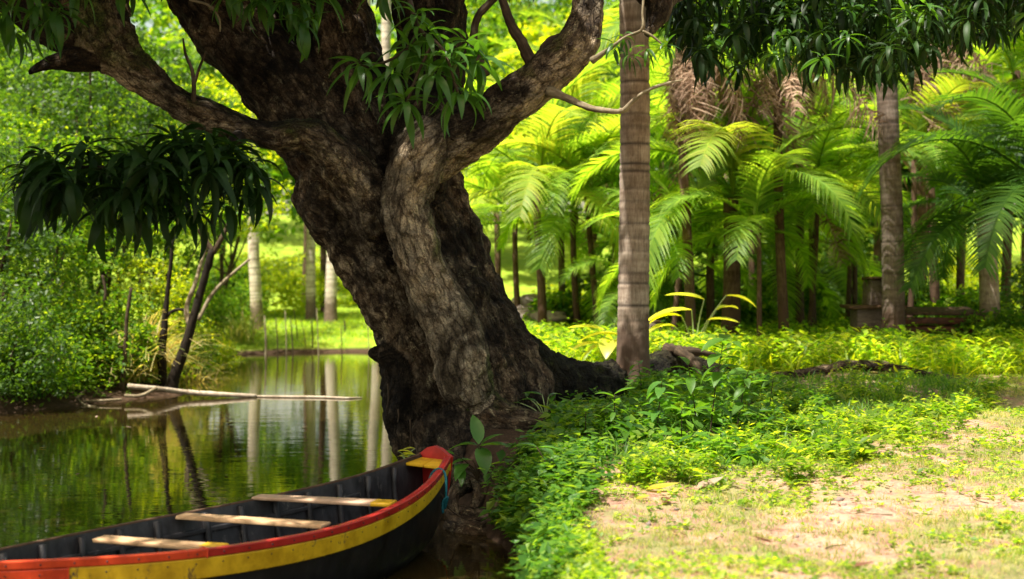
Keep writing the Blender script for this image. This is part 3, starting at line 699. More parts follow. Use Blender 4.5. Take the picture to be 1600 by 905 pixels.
FR['dead_frond'] = [frond_me('dead_frond', 2.2+.15*i, .1-.06*i, 1.5-.1*i, 46, .042, .85, 'dead_frond', 2.6, 60+i, miss=.12, mess=.55) for i in range(6)]

def palm_trunk_me(base, topp, r0, r1, rings=False, sides=12, ringgap=.17, seed=0, kink=.045, flare=.0, nb=None):
    rg = np.random.default_rng(seed); L = np.linalg.norm(np.subtract(topp, base)); n = nb or max(8, int(L/ (ringgap/6 if rings else .5)))
    t = np.linspace(0, 1, n); P = np.asarray(base)[None]*(1-t[:, None])+np.asarray(topp)[None]*t[:, None]
    P = P+np.stack([np.sin(t*3.1+seed)*kink*L*.3-np.sin(seed)*kink*L*.3, np.cos(t*2.3+seed)*kink*L*.2, 0*t], 1)*np.minimum(1, t*4)[:, None]
    r = r0+(r1-r0)*t; h = t*L
    r = r*(1+flare*np.exp(-h/.35))
    ring = np.zeros(n)
    if rings:
        hh = .9; k = []
        while hh < L: k.append(hh); hh += ringgap*rg.uniform(.5, 1.6)*(1+.0*hh)
        for a in k:
            w = np.exp(-((h-a)/.014)**2); ring = np.maximum(ring, w*rg.uniform(.5, 1)); r = r*(1-.05*w)+0; r = r*(1+.018*np.exp(-((h-a+.03)/.02)**2))
    V, Q, T = tube(P, r, sides, rough=.012, seed=seed)
    rr = np.concatenate([np.repeat(ring, sides), [0, 0]]); ba = np.concatenate([np.repeat(np.clip(1.1-h/1.3, 0, 1), sides), [0, 0]])
    return mesh_np('trunk', V-np.asarray(base), Q, T, True, {'bark': tube.bark, 'ring': rr, 'base': ba})

def palm(name, px, py_crown, Y, wpx, label, nf=10, L=2.6, mat='palm', bark='palm_bark', lean=0, seed=0, dead=0, yellow=1, py_base=None, group='palms in the grove', pitch=(-.1, .5), height=None, rings=False, sides=12, phis=None):
    rg = np.random.default_rng(seed+100); x = (px-800)/F*Y; zb = g1(x, Y)-.05
    base = np.array([x, Y, zb]); top = at(px+lean, py_crown, Y)
    if height: top[2] = zb+height
    t = empty(name, base, label, 'palm', group)
    r = wpx/2*Y/F
    tm = palm_trunk_me(base, top, r*1.12, r*.88, rings, sides, seed=seed, flare=.25)
    link('trunk', tm, M[bark], t)
    rel = Vector(top-base)
    for k in range(nf):
        phi = (k*2.399+rg.uniform(0, .4)) if phis is None else phis[k % len(phis)]
        u = k/max(1, nf-1)
        v = 0
        v = [4, 0, 5, 1, 2, 3][min(5, int(u*6))]
        mm = 'palm_yellow' if (rg.random() < .13*yellow) else mat
        o = link('frond', FR[mm][v], None, t)
        o.location = rel+Vector((0, 0, .12*(1-u))); o.rotation_euler = (rg.normal(0, .12), -(pitch[0]+(1-u)*(pitch[1]-pitch[0])), phi)
        o.scale = (L/2.6*rg.uniform(.85, 1.12),)*3
    for k in range(dead):
        o = link('dead_frond', FR['dead_frond'][k % 6], None, t); o.location = rel+Vector((0, 0, -.05))
        o.rotation_euler = (rg.normal(0, .35), rg.uniform(.25, 1.15), k*2.4+rg.uniform(0, 1.5)); o.scale = (L/2.6*rg.uniform(.5, 1.1),)*3
        o['label'] = 'brown dead frond hanging down'
    return t

# ringed palm beside the mango
palm('ringed_palm', 989, -900, 14.7, 44, 'tall grey brown palm with ring scars standing beside the mango roots', 10, 3.2, 'palm', 'palm_bark', 0, 1, group=None, rings=True, sides=28, height=13)
palm('grey_palm', 1396, -560, 20.5, 31, 'thick grey palm trunk rising into dark leaves at the right', 8, 3, 'palm', 'palm_bark_grey', 0, 2, group=None, rings=True, sides=20, height=14)

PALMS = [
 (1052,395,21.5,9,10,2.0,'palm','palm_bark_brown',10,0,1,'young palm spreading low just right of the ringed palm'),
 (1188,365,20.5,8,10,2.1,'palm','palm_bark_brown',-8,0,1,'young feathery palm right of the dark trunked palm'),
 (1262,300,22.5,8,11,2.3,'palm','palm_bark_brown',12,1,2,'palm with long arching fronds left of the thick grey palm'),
 (1322,300,26,8,9,2.2,'palm_shaded','palm_bark_brown',8,0,0,'dim palm close on the left of the thick grey palm'),
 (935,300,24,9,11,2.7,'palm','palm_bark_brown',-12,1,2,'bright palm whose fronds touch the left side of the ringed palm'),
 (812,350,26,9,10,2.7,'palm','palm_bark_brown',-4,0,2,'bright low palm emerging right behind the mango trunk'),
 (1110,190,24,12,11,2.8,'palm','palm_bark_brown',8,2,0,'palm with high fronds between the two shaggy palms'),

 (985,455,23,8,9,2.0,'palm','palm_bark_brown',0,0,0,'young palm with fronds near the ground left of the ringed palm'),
 (1060,430,24,8,9,2.1,'palm_shaded','palm_bark_brown',0,0,0,'young dim palm low in the shade right of the ringed palm'),
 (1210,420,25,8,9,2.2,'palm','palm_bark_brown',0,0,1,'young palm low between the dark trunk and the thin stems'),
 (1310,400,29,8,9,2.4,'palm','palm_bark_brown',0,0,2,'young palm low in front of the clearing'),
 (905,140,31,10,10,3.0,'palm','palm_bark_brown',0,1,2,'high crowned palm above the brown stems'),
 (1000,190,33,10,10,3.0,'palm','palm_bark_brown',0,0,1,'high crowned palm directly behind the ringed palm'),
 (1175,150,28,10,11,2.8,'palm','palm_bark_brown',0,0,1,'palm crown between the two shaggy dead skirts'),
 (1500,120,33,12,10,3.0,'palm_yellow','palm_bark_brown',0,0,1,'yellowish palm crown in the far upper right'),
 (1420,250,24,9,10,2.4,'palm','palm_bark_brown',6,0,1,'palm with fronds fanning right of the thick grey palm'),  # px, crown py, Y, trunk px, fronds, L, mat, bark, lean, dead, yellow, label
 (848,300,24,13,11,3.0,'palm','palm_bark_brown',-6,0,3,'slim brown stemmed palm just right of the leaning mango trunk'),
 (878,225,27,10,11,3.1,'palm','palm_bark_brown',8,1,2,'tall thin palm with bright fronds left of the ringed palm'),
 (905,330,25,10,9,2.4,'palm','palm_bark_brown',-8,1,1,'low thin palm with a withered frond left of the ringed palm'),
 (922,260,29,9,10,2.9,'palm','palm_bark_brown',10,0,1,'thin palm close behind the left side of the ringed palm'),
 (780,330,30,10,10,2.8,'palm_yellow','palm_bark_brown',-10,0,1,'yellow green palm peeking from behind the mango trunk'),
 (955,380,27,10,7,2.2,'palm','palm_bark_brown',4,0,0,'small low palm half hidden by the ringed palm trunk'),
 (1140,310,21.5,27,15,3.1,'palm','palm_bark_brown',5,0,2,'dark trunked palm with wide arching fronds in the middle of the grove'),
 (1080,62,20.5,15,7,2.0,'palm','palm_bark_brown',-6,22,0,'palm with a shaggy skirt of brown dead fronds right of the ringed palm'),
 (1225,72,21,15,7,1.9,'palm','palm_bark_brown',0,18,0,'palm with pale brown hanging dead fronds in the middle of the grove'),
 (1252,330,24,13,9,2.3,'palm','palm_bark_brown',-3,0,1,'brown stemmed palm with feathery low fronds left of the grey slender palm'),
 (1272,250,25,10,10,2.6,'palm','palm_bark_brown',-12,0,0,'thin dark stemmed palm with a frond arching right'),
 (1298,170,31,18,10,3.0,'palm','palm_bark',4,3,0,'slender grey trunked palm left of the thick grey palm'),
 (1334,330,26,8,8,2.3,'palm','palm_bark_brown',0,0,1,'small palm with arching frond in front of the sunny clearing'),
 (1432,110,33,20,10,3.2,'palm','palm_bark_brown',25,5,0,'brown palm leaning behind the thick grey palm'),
 (1462,55,24,14,7,2.0,'palm_shaded','palm_bark_brown',0,16,0,'palm with a dark brown clump of dead fronds at the upper right'),
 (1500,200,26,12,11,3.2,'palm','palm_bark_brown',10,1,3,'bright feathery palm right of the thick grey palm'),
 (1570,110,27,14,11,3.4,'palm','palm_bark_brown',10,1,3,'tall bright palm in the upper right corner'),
 (1625,300,19.5,26,15,3.0,'palm_shaded','palm_bark_brown',0,0,0,'dark low palm drooping at the right edge'),
 (1548,340,21,30,14,2.4,'palm_shaded','palm_bark',-10,0,0,'stout palm with broad base and dark drooping fronds at right'),
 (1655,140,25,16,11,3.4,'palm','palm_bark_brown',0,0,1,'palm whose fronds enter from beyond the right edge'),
 (1040,250,30,10,10,2.8,'palm_shaded','palm_bark_brown',0,0,1,'deep green palm in the shade behind the ringed palm'),
 (1190,210,31,10,10,2.8,'palm_shaded','palm_bark_brown',0,0,1,'deep green palm far back in the middle of the grove'),
 (1370,230,34,10,10,2.8,'palm_shaded','palm_bark_brown',0,0,1,'deep green palm far behind the thick grey palm'),
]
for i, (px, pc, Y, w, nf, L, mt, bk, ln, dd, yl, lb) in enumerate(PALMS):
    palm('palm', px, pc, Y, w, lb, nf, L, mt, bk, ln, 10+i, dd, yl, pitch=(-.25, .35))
for i, (px, Y, w, hh, lb) in enumerate([(402,38,17,9,'pale palm trunk standing nearest the left thicket across the river'),(486,46,14,11,'grey palm trunk in the middle of the far bank meadow'),(517,44,17,12,'pale palm trunk with blackened foot on the far bank'),(476,52,9,11,'thin dark palm trunk behind the grey trunk across the river'),(506,50,10,11,'reddish thin palm trunk behind the pale trunk with blackened foot'),(590,43,15,12,'pale palm trunk hidden behind the mango, seen reflected in the river'),(612,38,16,12,'nearer palm trunk hidden behind the mango, seen reflected in the river')]):
    palm('tall_palm', px, 0, Y, w, lb, 9, 3.4, 'palm', 'palm_bark_pale' if w > 10 else 'palm_bark_brown', -4, 60+i, group='palm trunks across the river', height=hh, rings=True, sides=14)

# ------------------------------------------------------------------ leafy trees and bushes
def cluster_leaves(centers, rad, nper, size, rng, flat=.7, tmpl=None, droop=0):
    c = np.repeat(centers, nper, 0); n = len(c)
    d = rng.normal(size=(n, 3)); d /= np.linalg.norm(d, axis=1)[:, None]; rr = (rng.random(n)**.5)
    rad = np.repeat(np.broadcast_to(rad, len(centers)), nper)
    p = c+d*(rr*rad)[:, None]*np.array([1, 1, flat])
    tv, tq, tt = tmpl or LEAF2
    Mx = dir_rot(rng.uniform(0, 6.28, n), rng.normal(-.35-droop, .45, n), rng.normal(0, .6, n))
    return scatter(tv, tq, tt, p, Mx, rng.uniform(.6, 1.25, n)*size)
LEAFN = (np.array([[0,0,0],[.4,.2,.03],[1,0,-.15],[.4,-.2,.03]]), None, np.array([[0,2,1],[0,3,2]]))
def leafy(name, x, y, h, blobs, size, nclus, nper, mat, label, cat='tree', trunk_r=.08, bark='twig', seed=0, group=None, crad=.35, tmpl=None, stems=1, zoff=0):
    """blobs: (dx,dy,z,rx,ry,rz) ellipsoids relative to the foot"""
    rg = np.random.default_rng(seed+500); zb = g1(x, y)-.05+zoff; t = empty(name, (x, y, zb), label, cat, group)
    C = []; vol = np.array([b[3]*b[4]*b[5] for b in blobs]); vol = vol/vol.sum()
    for b, f in zip(blobs, vol):
        k = max(3, int(nclus*f)); d = rg.normal(size=(k, 3)); d /= np.linalg.norm(d, axis=1)[:, None]; r = rg.random(k)**.33
        C.append(np.array(b[:3])+d*r[:, None]*np.array(b[3:]))
    C = np.concatenate(C); C = C[C[:, 2] > .08]
    V, Q, T = cluster_leaves(C, crad*rg.uniform(.6, 1.3, len(C)), nper, size, rg, tmpl=tmpl)
    link('crown', mesh_np('crown', V, Q, T), M[mat], t)
    for s in range(stems):
        a = rg.uniform(-.3, .3, 2)*(stems > 1); b = blobs[s % len(blobs)]
        ctrl = [[a[0], a[1], 0, trunk_r], [a[0]*1.4+b[0]*.25, a[1]*1.4+b[1]*.25, b[2]*.4, trunk_r*.8], [b[0]*.8, b[1]*.8, b[2]*.85, trunk_r*.55], [b[0], b[1], b[2]+b[5]*.6, trunk_r*.15]]
        link('trunk', tube_mesh('trunk', ctrl, 7, 5, .08, seed), M[bark], t)
        for k in range(4):
            e = C[rg.integers(len(C))]; s0 = np.array(ctrl[1][:3])*(.6+.1*k)+np.array(ctrl[2][:3])*(.4-.1*k)*.9
            mid = (s0+e)/2+rg.normal(0, .1, 3)
            link('limb', tube_mesh('limb', [[*s0, trunk_r*.4], [*mid, trunk_r*.28], [*e, trunk_r*.08]], 5, 4, .05, seed), M[bark], t)
    return t

def X(px, Y): return (px-800)/F*Y
# left bank thicket
TH = [
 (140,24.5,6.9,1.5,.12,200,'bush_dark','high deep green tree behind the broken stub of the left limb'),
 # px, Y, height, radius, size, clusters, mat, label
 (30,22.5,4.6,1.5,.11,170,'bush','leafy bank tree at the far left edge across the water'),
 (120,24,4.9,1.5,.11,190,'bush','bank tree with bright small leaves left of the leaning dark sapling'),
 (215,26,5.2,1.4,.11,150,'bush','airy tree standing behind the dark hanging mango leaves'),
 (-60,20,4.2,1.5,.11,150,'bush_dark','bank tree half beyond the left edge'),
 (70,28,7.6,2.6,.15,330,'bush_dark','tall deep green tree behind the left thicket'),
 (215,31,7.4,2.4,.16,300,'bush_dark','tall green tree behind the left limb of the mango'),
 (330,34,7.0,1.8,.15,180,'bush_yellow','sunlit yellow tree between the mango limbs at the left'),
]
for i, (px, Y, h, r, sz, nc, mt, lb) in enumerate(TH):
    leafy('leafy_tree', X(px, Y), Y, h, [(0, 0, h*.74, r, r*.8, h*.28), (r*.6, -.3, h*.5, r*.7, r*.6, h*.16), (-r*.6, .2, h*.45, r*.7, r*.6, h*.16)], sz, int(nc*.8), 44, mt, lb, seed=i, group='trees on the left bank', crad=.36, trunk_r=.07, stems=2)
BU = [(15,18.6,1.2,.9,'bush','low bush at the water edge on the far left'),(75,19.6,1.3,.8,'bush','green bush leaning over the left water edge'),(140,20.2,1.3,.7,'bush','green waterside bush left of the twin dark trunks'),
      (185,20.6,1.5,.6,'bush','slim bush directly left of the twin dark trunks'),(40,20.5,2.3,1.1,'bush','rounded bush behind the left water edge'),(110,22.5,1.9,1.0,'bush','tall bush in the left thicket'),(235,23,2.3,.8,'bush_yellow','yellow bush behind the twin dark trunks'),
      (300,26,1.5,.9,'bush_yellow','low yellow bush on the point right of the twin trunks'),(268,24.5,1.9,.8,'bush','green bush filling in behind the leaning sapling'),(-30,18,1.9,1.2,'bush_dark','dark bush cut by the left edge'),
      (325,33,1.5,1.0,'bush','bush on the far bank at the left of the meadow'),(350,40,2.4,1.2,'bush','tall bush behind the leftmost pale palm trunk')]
for i, (px, Y, h, r, mt, lb) in enumerate(BU):
    leafy('bush', X(px, Y), Y, h, [(0, 0, h*.5, r, r*.8, h*.5), (r*.5, -.2, h*.3, r*.7, r*.6, h*.3)], .085, int(80+50*r), 34, mt, lb, 'bush', .03, seed=30+i, group='bushes on the left bank', crad=.28, stems=3)

# twin dark trunks at the left water edge
def poly_tree(name, label, Y, trunks, bark, mat=None, crown=None, group=None):
    b = at(trunks[0][0][0], trunks[0][0][1], Y); t = empty(name, b, label, 'tree', group)
    for i, tr in enumerate(trunks):
        C = [[*(at(px, py, Y+dy)-b), r*Y/F] for px, py, r, dy in tr]
        link('trunk' if i == 0 else 'limb', tube_mesh('trunk', C, 10, 6, .06, i), M[bark if not isinstance(bark, list) else bark[i]], t)
    if crown:
        rg = np.random.default_rng(77); C = np.array([at(px, py, Y+rg.uniform(-.5, .5))-b for px, py in crown])
        V, Q, T = cluster_leaves(C, .38, 34, .13, rg); link('crown', mesh_np('crown', V, Q, T), M[mat], t)
    return t
poly_tree('leaning_sapling', 'dark leaning sapling forking at the top on the left bank', 20.3,
  [[(266,625,11,0),(272,590,9.5,0),(288,545,8,0),(300,505,7,0),(318,440,6,0),(332,390,6,0)],[(332,395,5.5,0),(345,375,4,0),(356,352,3.5,0),(360,335,2.5,0)],[(332,392,5,0),(318,372,4,0),(310,358,3,0)],
   [(296,508,5,.1),(292,480,4,.2),(306,440,3.5,.3),(316,405,3,.4),(325,375,2.5,.4)],[(310,500,3,.2),(330,462,3,.4),(355,435,2.6,.5),(390,405,2,.6)]], ['twig_dark','twig','twig','twig_pale','twig_pale'], 'bush', [(200,330),(300,330),(350,330),(250,350),(120,380)])
poly_tree('crooked_sapling', 'crooked dark sapling standing left of the leaning one', 20.6,
  [[(252,618,8,0),(254,585,7,0),(252,550,7.5,0),(256,520,6,0),(258,495,5,0),(262,455,3.6,0),(268,400,3,0),(270,360,2,0)],[(255,500,3.5,0),(270,486,2.6,0),(285,484,2.4,0),(292,490,2,0)]], 'twig_dark')
poly_tree('thin_sapling', 'thin brown stem rising from the left water edge', 19.8,
  [[(190,628,5,0),(192,590,4,0),(196,545,3.6,0),(198,500,3,0),(205,450,2.6,0)],[(195,545,2.5,0),(186,542,2,0),(180,540,1.5,0)]], 'twig')
for i, (c, lb) in enumerate([([(55,580,3),(52,520,2.5),(48,460,2),(36,420,1.5)],'thin stem in the far left thicket'),([(90,570,3),(92,530,2.6),(105,510,2.5),(115,480,2)],'bent thin stem in the left thicket'),([(160,560,3.5),(158,500,3),(165,460,2.5),(160,430,2)],'upright stem between the left bushes')]):
    Y = 20.2; poly_tree('thin_sapling', lb, Y, [[(px, py, r, 0) for px, py, r in c]], 'twig', group=None)
# hanging reeds beside the trunks
def tuft(name, x, y, n, h, label, mat='straw', spread=.35, seed=0, cat='grass clump', group=None, w=.02, droop=1.6):
    rg = np.random.default_rng(seed); t_v, t_q, _ = leafblade(5, w/h*1.6, droop, .2, .3)
    phi = rg.uniform(0, 6.28, n); pos = np.stack([rg.normal(0, spread*.3, n), rg.normal(0, spread*.3, n), np.zeros(n)], 1)
    V, Q, T = scatter(t_v, t_q, None, pos, dir_rot(phi, rg.uniform(.75, 1.5, n), rg.normal(0, .4, n)), rg.uniform(.6, 1.1, n)*h)
    return tag(link(name, mesh_np(name, V, Q, T), M[mat], None, (x, y, g1(x, y)-.02)), label, cat, group)
for i, (px, Y, h, lb, mt) in enumerate([(212,20.8,1.7,'long drooping reed clump behind the thin brown stem','straw'),(232,21.2,1.8,'pale reed clump left of the crooked sapling','straw'),(300,23.2,1.1,'straw coloured reeds on the water edge right of the leaning sapling','straw'),(315,25,.8,'low reed clump at the tip of the left bank','straw'),(245,21.8,1.4,'green reeds between the crooked sapling and the bush','grass'),(184,20.2,.8,'small reed tuft at the foot of the thin brown stem','straw'),(378,31.6,1.5,'grassy reed clump standing on the far shore','grass')]):
    tuft('reed_clump', X(px, Y), Y, 150, h, lb, mt, .5, i, 'reeds', 'reeds along the river')
# fallen log, painted ripple glare, branches on the left shore
def log(name, ctrl, mat, label, cat='log', group=None, sides=9):
    b = at(*ctrl[0][:3]); C = [[*(at(px, py, Y)-b), r*Y/F] for px, py, Y, r in ctrl]
    return tag(link(name, tube_mesh(name, C, sides, 5, .05, 3), M[mat], None, b), label, cat, group)
def wlog(name, ctrl, mat, label, z=.03, **k):   # control points on the water: px, py, r -> distance from py
    c2 = []
    for px, py, r, zz in ctrl:
        Y = F*(H-zz)/(py-HOR); c2.append((px, py, Y, r))
    return log(name, c2, mat, label, **k)
wlog('fallen_log', [(200,603,4,.22),(240,607,4,.18),(285,612,4,.10),(340,616,4,.06),(400,619,3,.02)], 'log_pale', 'pale fallen log sloping from the left bank into the river')
wlog('glare_streak', [(385,619,1.5,.014),(440,620,2.0,.015),(500,620.5,2.0,.015),(540,622,1.7,.014),(566,621,.6,.012)], 'log_pale', 'thin pale strip standing in for ripple glare on the river past the fallen log', cat='glare streak')  # solid pale strip that paints the ripple glare on the water
for i, (c, lb) in enumerate([([(120,622,2.5,.1),(135,610,2.5,.14),(150,607,2.5,.16),(165,620,2,.06)],'crooked pale branch at the left waterline'),([(125,628,2,.03),(160,626,2,.05),(190,624,2,.06)],'flat branch lying along the left waterline'),([(195,618,2.5,.1),(220,618,2.5,.1),(245,606,2.5,.2)],'curved branch under the fallen log'),([(118,618,2,.1),(130,632,2,.01),(150,636,1.5,.0)],'thin branch dipping into the left water')]):
    wlog('driftwood', c, 'twig_pale', lb, cat='branch', group='branches along the left waterline')
# far bank stakes
for i, (px, y0, y1, r, dx) in enumerate([(338,478,533,1.6,-3),(350,480,532,1.6,-4),(372,500,531,1.3,2),(415,480,540,2.6,-2),(434,485,540,1.5,-4),(447,470,540,1.5,-2),(458,482,540,1.6,-5),(478,490,536,1.2,-10),(488,492,536,1.7,-2),(498,465,542,1.4,-4),(533,505,543,1.3,0),(576,480,543,1.3,-2),(465,470,530,1.3,-8),(395,505,536,1.2,0),(538,495,520,2,0),(590,510,542,3,0)]):
    Y = F*(H-.22)/(y1-HOR); b = at(px, y1, Y); b[2] = g1(b[0], Y)-.05; tp = at(px+dx*.8, y0+(y1-y0)*.22, Y)-b
    tag(link('fence_stake', tube_mesh('stake', [[0,0,0,.75*r*Y/F],[*(tp*.5+np.array([.02,0,0])),r*Y/F*.65],[*tp,r*Y/F*.45]], 6, 3, .1, i), M['twig_pale' if i % 2 else 'twig'], None, b), ['short','crooked','thin leaning','tall thin'][i % 4]+' stick stake on the far shore, number %d of the row counted from the left' % (i+1) if False else None, None)
    o = bpy.context.scene.collection.objects[-1]
    lbs = ['leftmost thin stick stake of the far shore row','stick stake right beside the leftmost one on the far shore','short stick stake left of the far shore reed clump','thickest pale stake right of the leftmost pale palm trunk','slim stake just right of the thickest pale stake','tall slim stake between two closer ones in mid row','upright stake left of the slanting one on the far shore','slanting stick left of the grey palm trunk','straight stake in front of the grey palm trunk','tallest thin stake between grey and pale palm trunks','thin stake at the right of the blackened palm foot','stake standing alone near the mango trunk','leaning twig stake among the mid row','short stub stake behind the reed clump','short thick stub beside the pale palm on the far bank','stout post half hidden by the broken mango stub']
    tag(o, lbs[i], 'stake', 'stick stakes on the far shore')

# far trees: backdrop of separate crowns
FAR = [(-15,40,9,3.2,'bush'),(-21,34,8,3,'bush'),(-11,46,11,3.4,'bush'),(-8,58,12,4,'bush'),(-14,62,15,4.5,'bush'),(-3,66,14,4,'bush'),(-4,52,7,1.9,'bush_yellow'),(3,60,13,4,'bush_yellow'),(1,74,17,5,'bush'),(8,72,16,5,'bush'),(5,46,10,2.6,'bush'),
       (10,50,12,3.4,'bush_dark'),(14.5,54,11,3,'bush'),(18,52,13,4,'bush'),(21,44,10,3,'bush_dark'),(15,66,16,5,'bush'),(24,60,15,5,'bush'),(23,35,9,2.6,'bush_dark'),(18.5,39,8,2.0,'bush_dark'),(30,48,14,4,'bush'),(11.5,40,8,2.0,'bush_dark'),(6.0,38,8,1.8,'bush_dark'),(8.2,42,8,2.0,'bush'),(-25,55,15,5,'bush'),(-18,75,18,6,'bush'),(-5,85,19,6,'bush'),(6,95,22,7,'bush'),(20,85,21,7,'bush'),(35,75,20,7,'bush'),(-30,80,20,7,'bush')]
WH = ['over the left thicket','above the left water edge','behind the meadow shrubs','left of the pale trunks','far left beyond the meadow','seen through the mango fork','between grey and pale palm trunks','right of the mango trunk','above the brown stems','above the right limb','behind the thin palms',
 'behind the ringed palm','behind the dark trunked palm','above the shaggy dead fronds','behind the slender grey palm','over the clearing','above the clearing on its right','at the right frame edge','behind the timber blocks','near the upper right corner','behind the shaggy palm foot','just behind the thin brown stems','left behind the dark trunked palm','near the upper left corner','high at the upper left','highest behind the mango trunk','highest behind the ringed palm','highest over the clearing','highest at the upper right','highest at the far upper left']
kinds = {'bush': 'mid green', 'bush_yellow': 'sunlit yellow green', 'bush_dark': 'deep green'}
for i, (x, y, h, r, mt) in enumerate(FAR):
    side = 'left' if x/y < -.1 else ('middle' if x/y < .15 else 'right'); 
    lb = '%s %s tree, about' % (('tall', 'broad', 'rounded', 'ragged')[i % 4], kinds[mt])
    lb = lb.replace(', about', ',') + ', ' + WH[i]
    low = h*.28 if y > 50 else h*.42
    leafy('forest_tree', x, y, h, [(0, 0, h*.68, r, r, h*.32), (r*.5, -r*.3, h*.48, r*.8, r*.7, h*.22), (-r*.5, 0, h*.45, r*.8, r*.7, h*.22)], .24+.0035*y, int(150+34*r), 24, mt, lb, trunk_r=.15, seed=100+i, group='backdrop trees of the forest', crad=.55+.07*r)
# low shrubs at the back of the meadow
for i, (x, y, h, r, mt, lb) in enumerate([(-9.5,50,2.6,2.2,'bush_yellow','golden green shrub at the back left of the meadow'),(-7,54,2.6,2.2,'bush_yellow','golden shrub behind the grey palm trunk'),(-4,56,2.4,2.4,'bush_yellow','golden shrub right of the pale palm across the river'),(-11.5,47,2.8,2,'bush','green shrub at the left back of the meadow'),
    (2,40,1.4,1.4,'bush_yellow','sunny shrub behind the brown stems'),(9,40,2.2,1.6,'bush_dark','shrub in shade behind the middle palms'),(13,50,2.6,2.2,'bush_yellow','bright shrub in the clearing between right palms'),(16.5,46,2.6,1.8,'bush_yellow','shrub behind the wood pile'),
    (4.2,30,1.8,1.2,'bush_dark','dark bush behind the left side of the ringed palm'),(5.6,29,2.0,1.2,'bush_dark','dark bush behind the dark trunked palm'),(8.2,31,1.8,1.2,'bush_dark','dark bush under the feathery palms'),(3.0,33,1.6,1.0,'bush_dark','dim bush among the brown stems')]):  # dark bushes here are added to deepen the grove's shade
    leafy('shrub', x, y, h, [(0, 0, h*.5, r, r*.8, h*.5), (r*.6, 0, h*.35, r*.7, r*.6, h*.35)], .17, int(110+40*r), 26, mt, lb, 'bush', .03, seed=160+i, group='shrubs behind the clearing', crad=.4, stems=2)
# understorey of the grove
for i, (px, Y, h, r, mt, lb) in enumerate([(875,25.5,1.1,.6,'bush','knee high shrub at the feet of the brown stems'),(925,26.5,1.5,.7,'bush_dark','dark shrub between brown stems and ringed palm'),(1045,25,1.3,.7,'bush','leafy shrub right behind the ringed palm'),(1095,27,1.7,.8,'bush_dark','dark shrub left of the dark trunked palm'),(1165,24.5,1.0,.6,'bush','low shrub beside the dark palm trunk'),
    (1225,26,1.5,.8,'bush','shrub among the thin stems in mid grove'),(1285,27.5,1.3,.8,'bush_dark','shadowy shrub left of the timber blocks'),(1440,25,1.5,.7,'bush','leafy shrub rising behind the plank stack'),(1500,24,1.2,.7,'bush','shrub at the right end of the plank stack'),(1190,29,2.1,1.0,'bush_dark','tall dark shrub deep in mid grove'),(990,28,1.9,.9,'bush','tall shrub hidden partly by the ringed palm'),(1350,28.5,1.4,.8,'bush_yellow','sunny shrub behind the timber blocks in the clearing')]):
    leafy('shrub', X(px, Y), Y, h, [(0, 0, h*.5, r, r*.7, h*.5), (r*.6, -.1, h*.3, r*.6, r*.5, h*.3)], .15 if i % 2 else .20, int(60+40*r), 24, mt, lb, 'bush', .025, seed=200+i, group='shrubs under the palms', crad=.26, stems=2, tmpl=LEAFN if i % 3 == 0 else None)
# right edge dark undergrowth
for i, (px, Y, h, r, mt, lb) in enumerate([(1560,20.5,.8,.7,'bush','dark leafy bush under the right drooping palm'),(1515,22,1.0,.8,'bush','green bush right of the wood pile'),(1600,24,1.6,1.1,'bush_dark','low dark bush behind the right drooping palm')]):
    leafy('bush', X(px, Y), Y, h, [(0, 0, h*.5, r, r*.8, h*.5)], .10, 120, 26, mt, lb, 'bush', .03, seed=180+i, group='bushes on the right', crad=.25, stems=2)

# ------------------------------------------------------------------ ground plants
def area(n, poly, rng, dmin=0.0):
    poly = np.asarray(poly, float); lo, hi = poly.min(0), poly.max(0); P = rng.uniform(lo, hi, (n, 2)); P = P[in_poly(P, poly)]
    d = sdist(P); return P[d > dmin]
def herb_tmpl(rng, nl=12, h=.3, ll=.09, w=.5):
    z = np.sort(rng.uniform(.15, 1, nl))*h; phi = np.arange(nl)*2.4+rng.uniform(0, 1); 
    lv = (np.array([[0,0,0],[.45,w/2,.05],[1,0,-.12],[.45,-w/2,.05]]), None, np.array([[0,2,1],[0,3,2]]))
    V, Q, T = scatter(lv[0], None, lv[2], np.stack([rng.normal(0, .012, nl)+z*.1, rng.normal(0, .012, nl), z], 1), dir_rot(phi, rng.normal(.15, .35, nl), rng.normal(0, .3, nl)), rng.uniform(.7, 1.2, nl)*ll)
    st = np.array([[-.003,0,0],[.003,0,0],[h*.1+.002,0,h]]); return np.concatenate([V, st]), None, np.concatenate([T, [[len(V), len(V)+1, len(V)+2]]])
def herbs(name, P, tmpls, mat, label, rng, smin=.7, smax=1.3, tilt=.2, zoff=-.01):
    parts = []; k = rng.integers(0, len(tmpls), len(P)); z = gz(P[:, 0], P[:, 1])+zoff
    for i, tm in enumerate(tmpls):
        s = k == i; n = s.sum()
        if not n: continue
        ph = rng.uniform(0, 6.28, n); Mz = np.zeros((n, 3, 3)); c, sn = np.cos(ph), np.sin(ph)
        Mz[:, 0, 0] = c; Mz[:, 0, 1] = -sn; Mz[:, 1, 0] = sn; Mz[:, 1, 1] = c; Mz[:, 2, 2] = 1
        Mz[:, 0, 2] = rng.normal(0, tilt, n); Mz[:, 1, 2] = rng.normal(0, tilt, n)
        parts.append(scatter(tm[0], tm[1], tm[2], np.stack([P[s, 0], P[s, 1], z[s]], 1), Mz, rng.uniform(smin, smax, n)))
    V, Q, T = join(parts)
    return tag(link(name, mesh_np(name, V, Q, T), M[mat]), label, None, kind='stuff')
gb = leafblade(3, .09, .9, .1, .35)
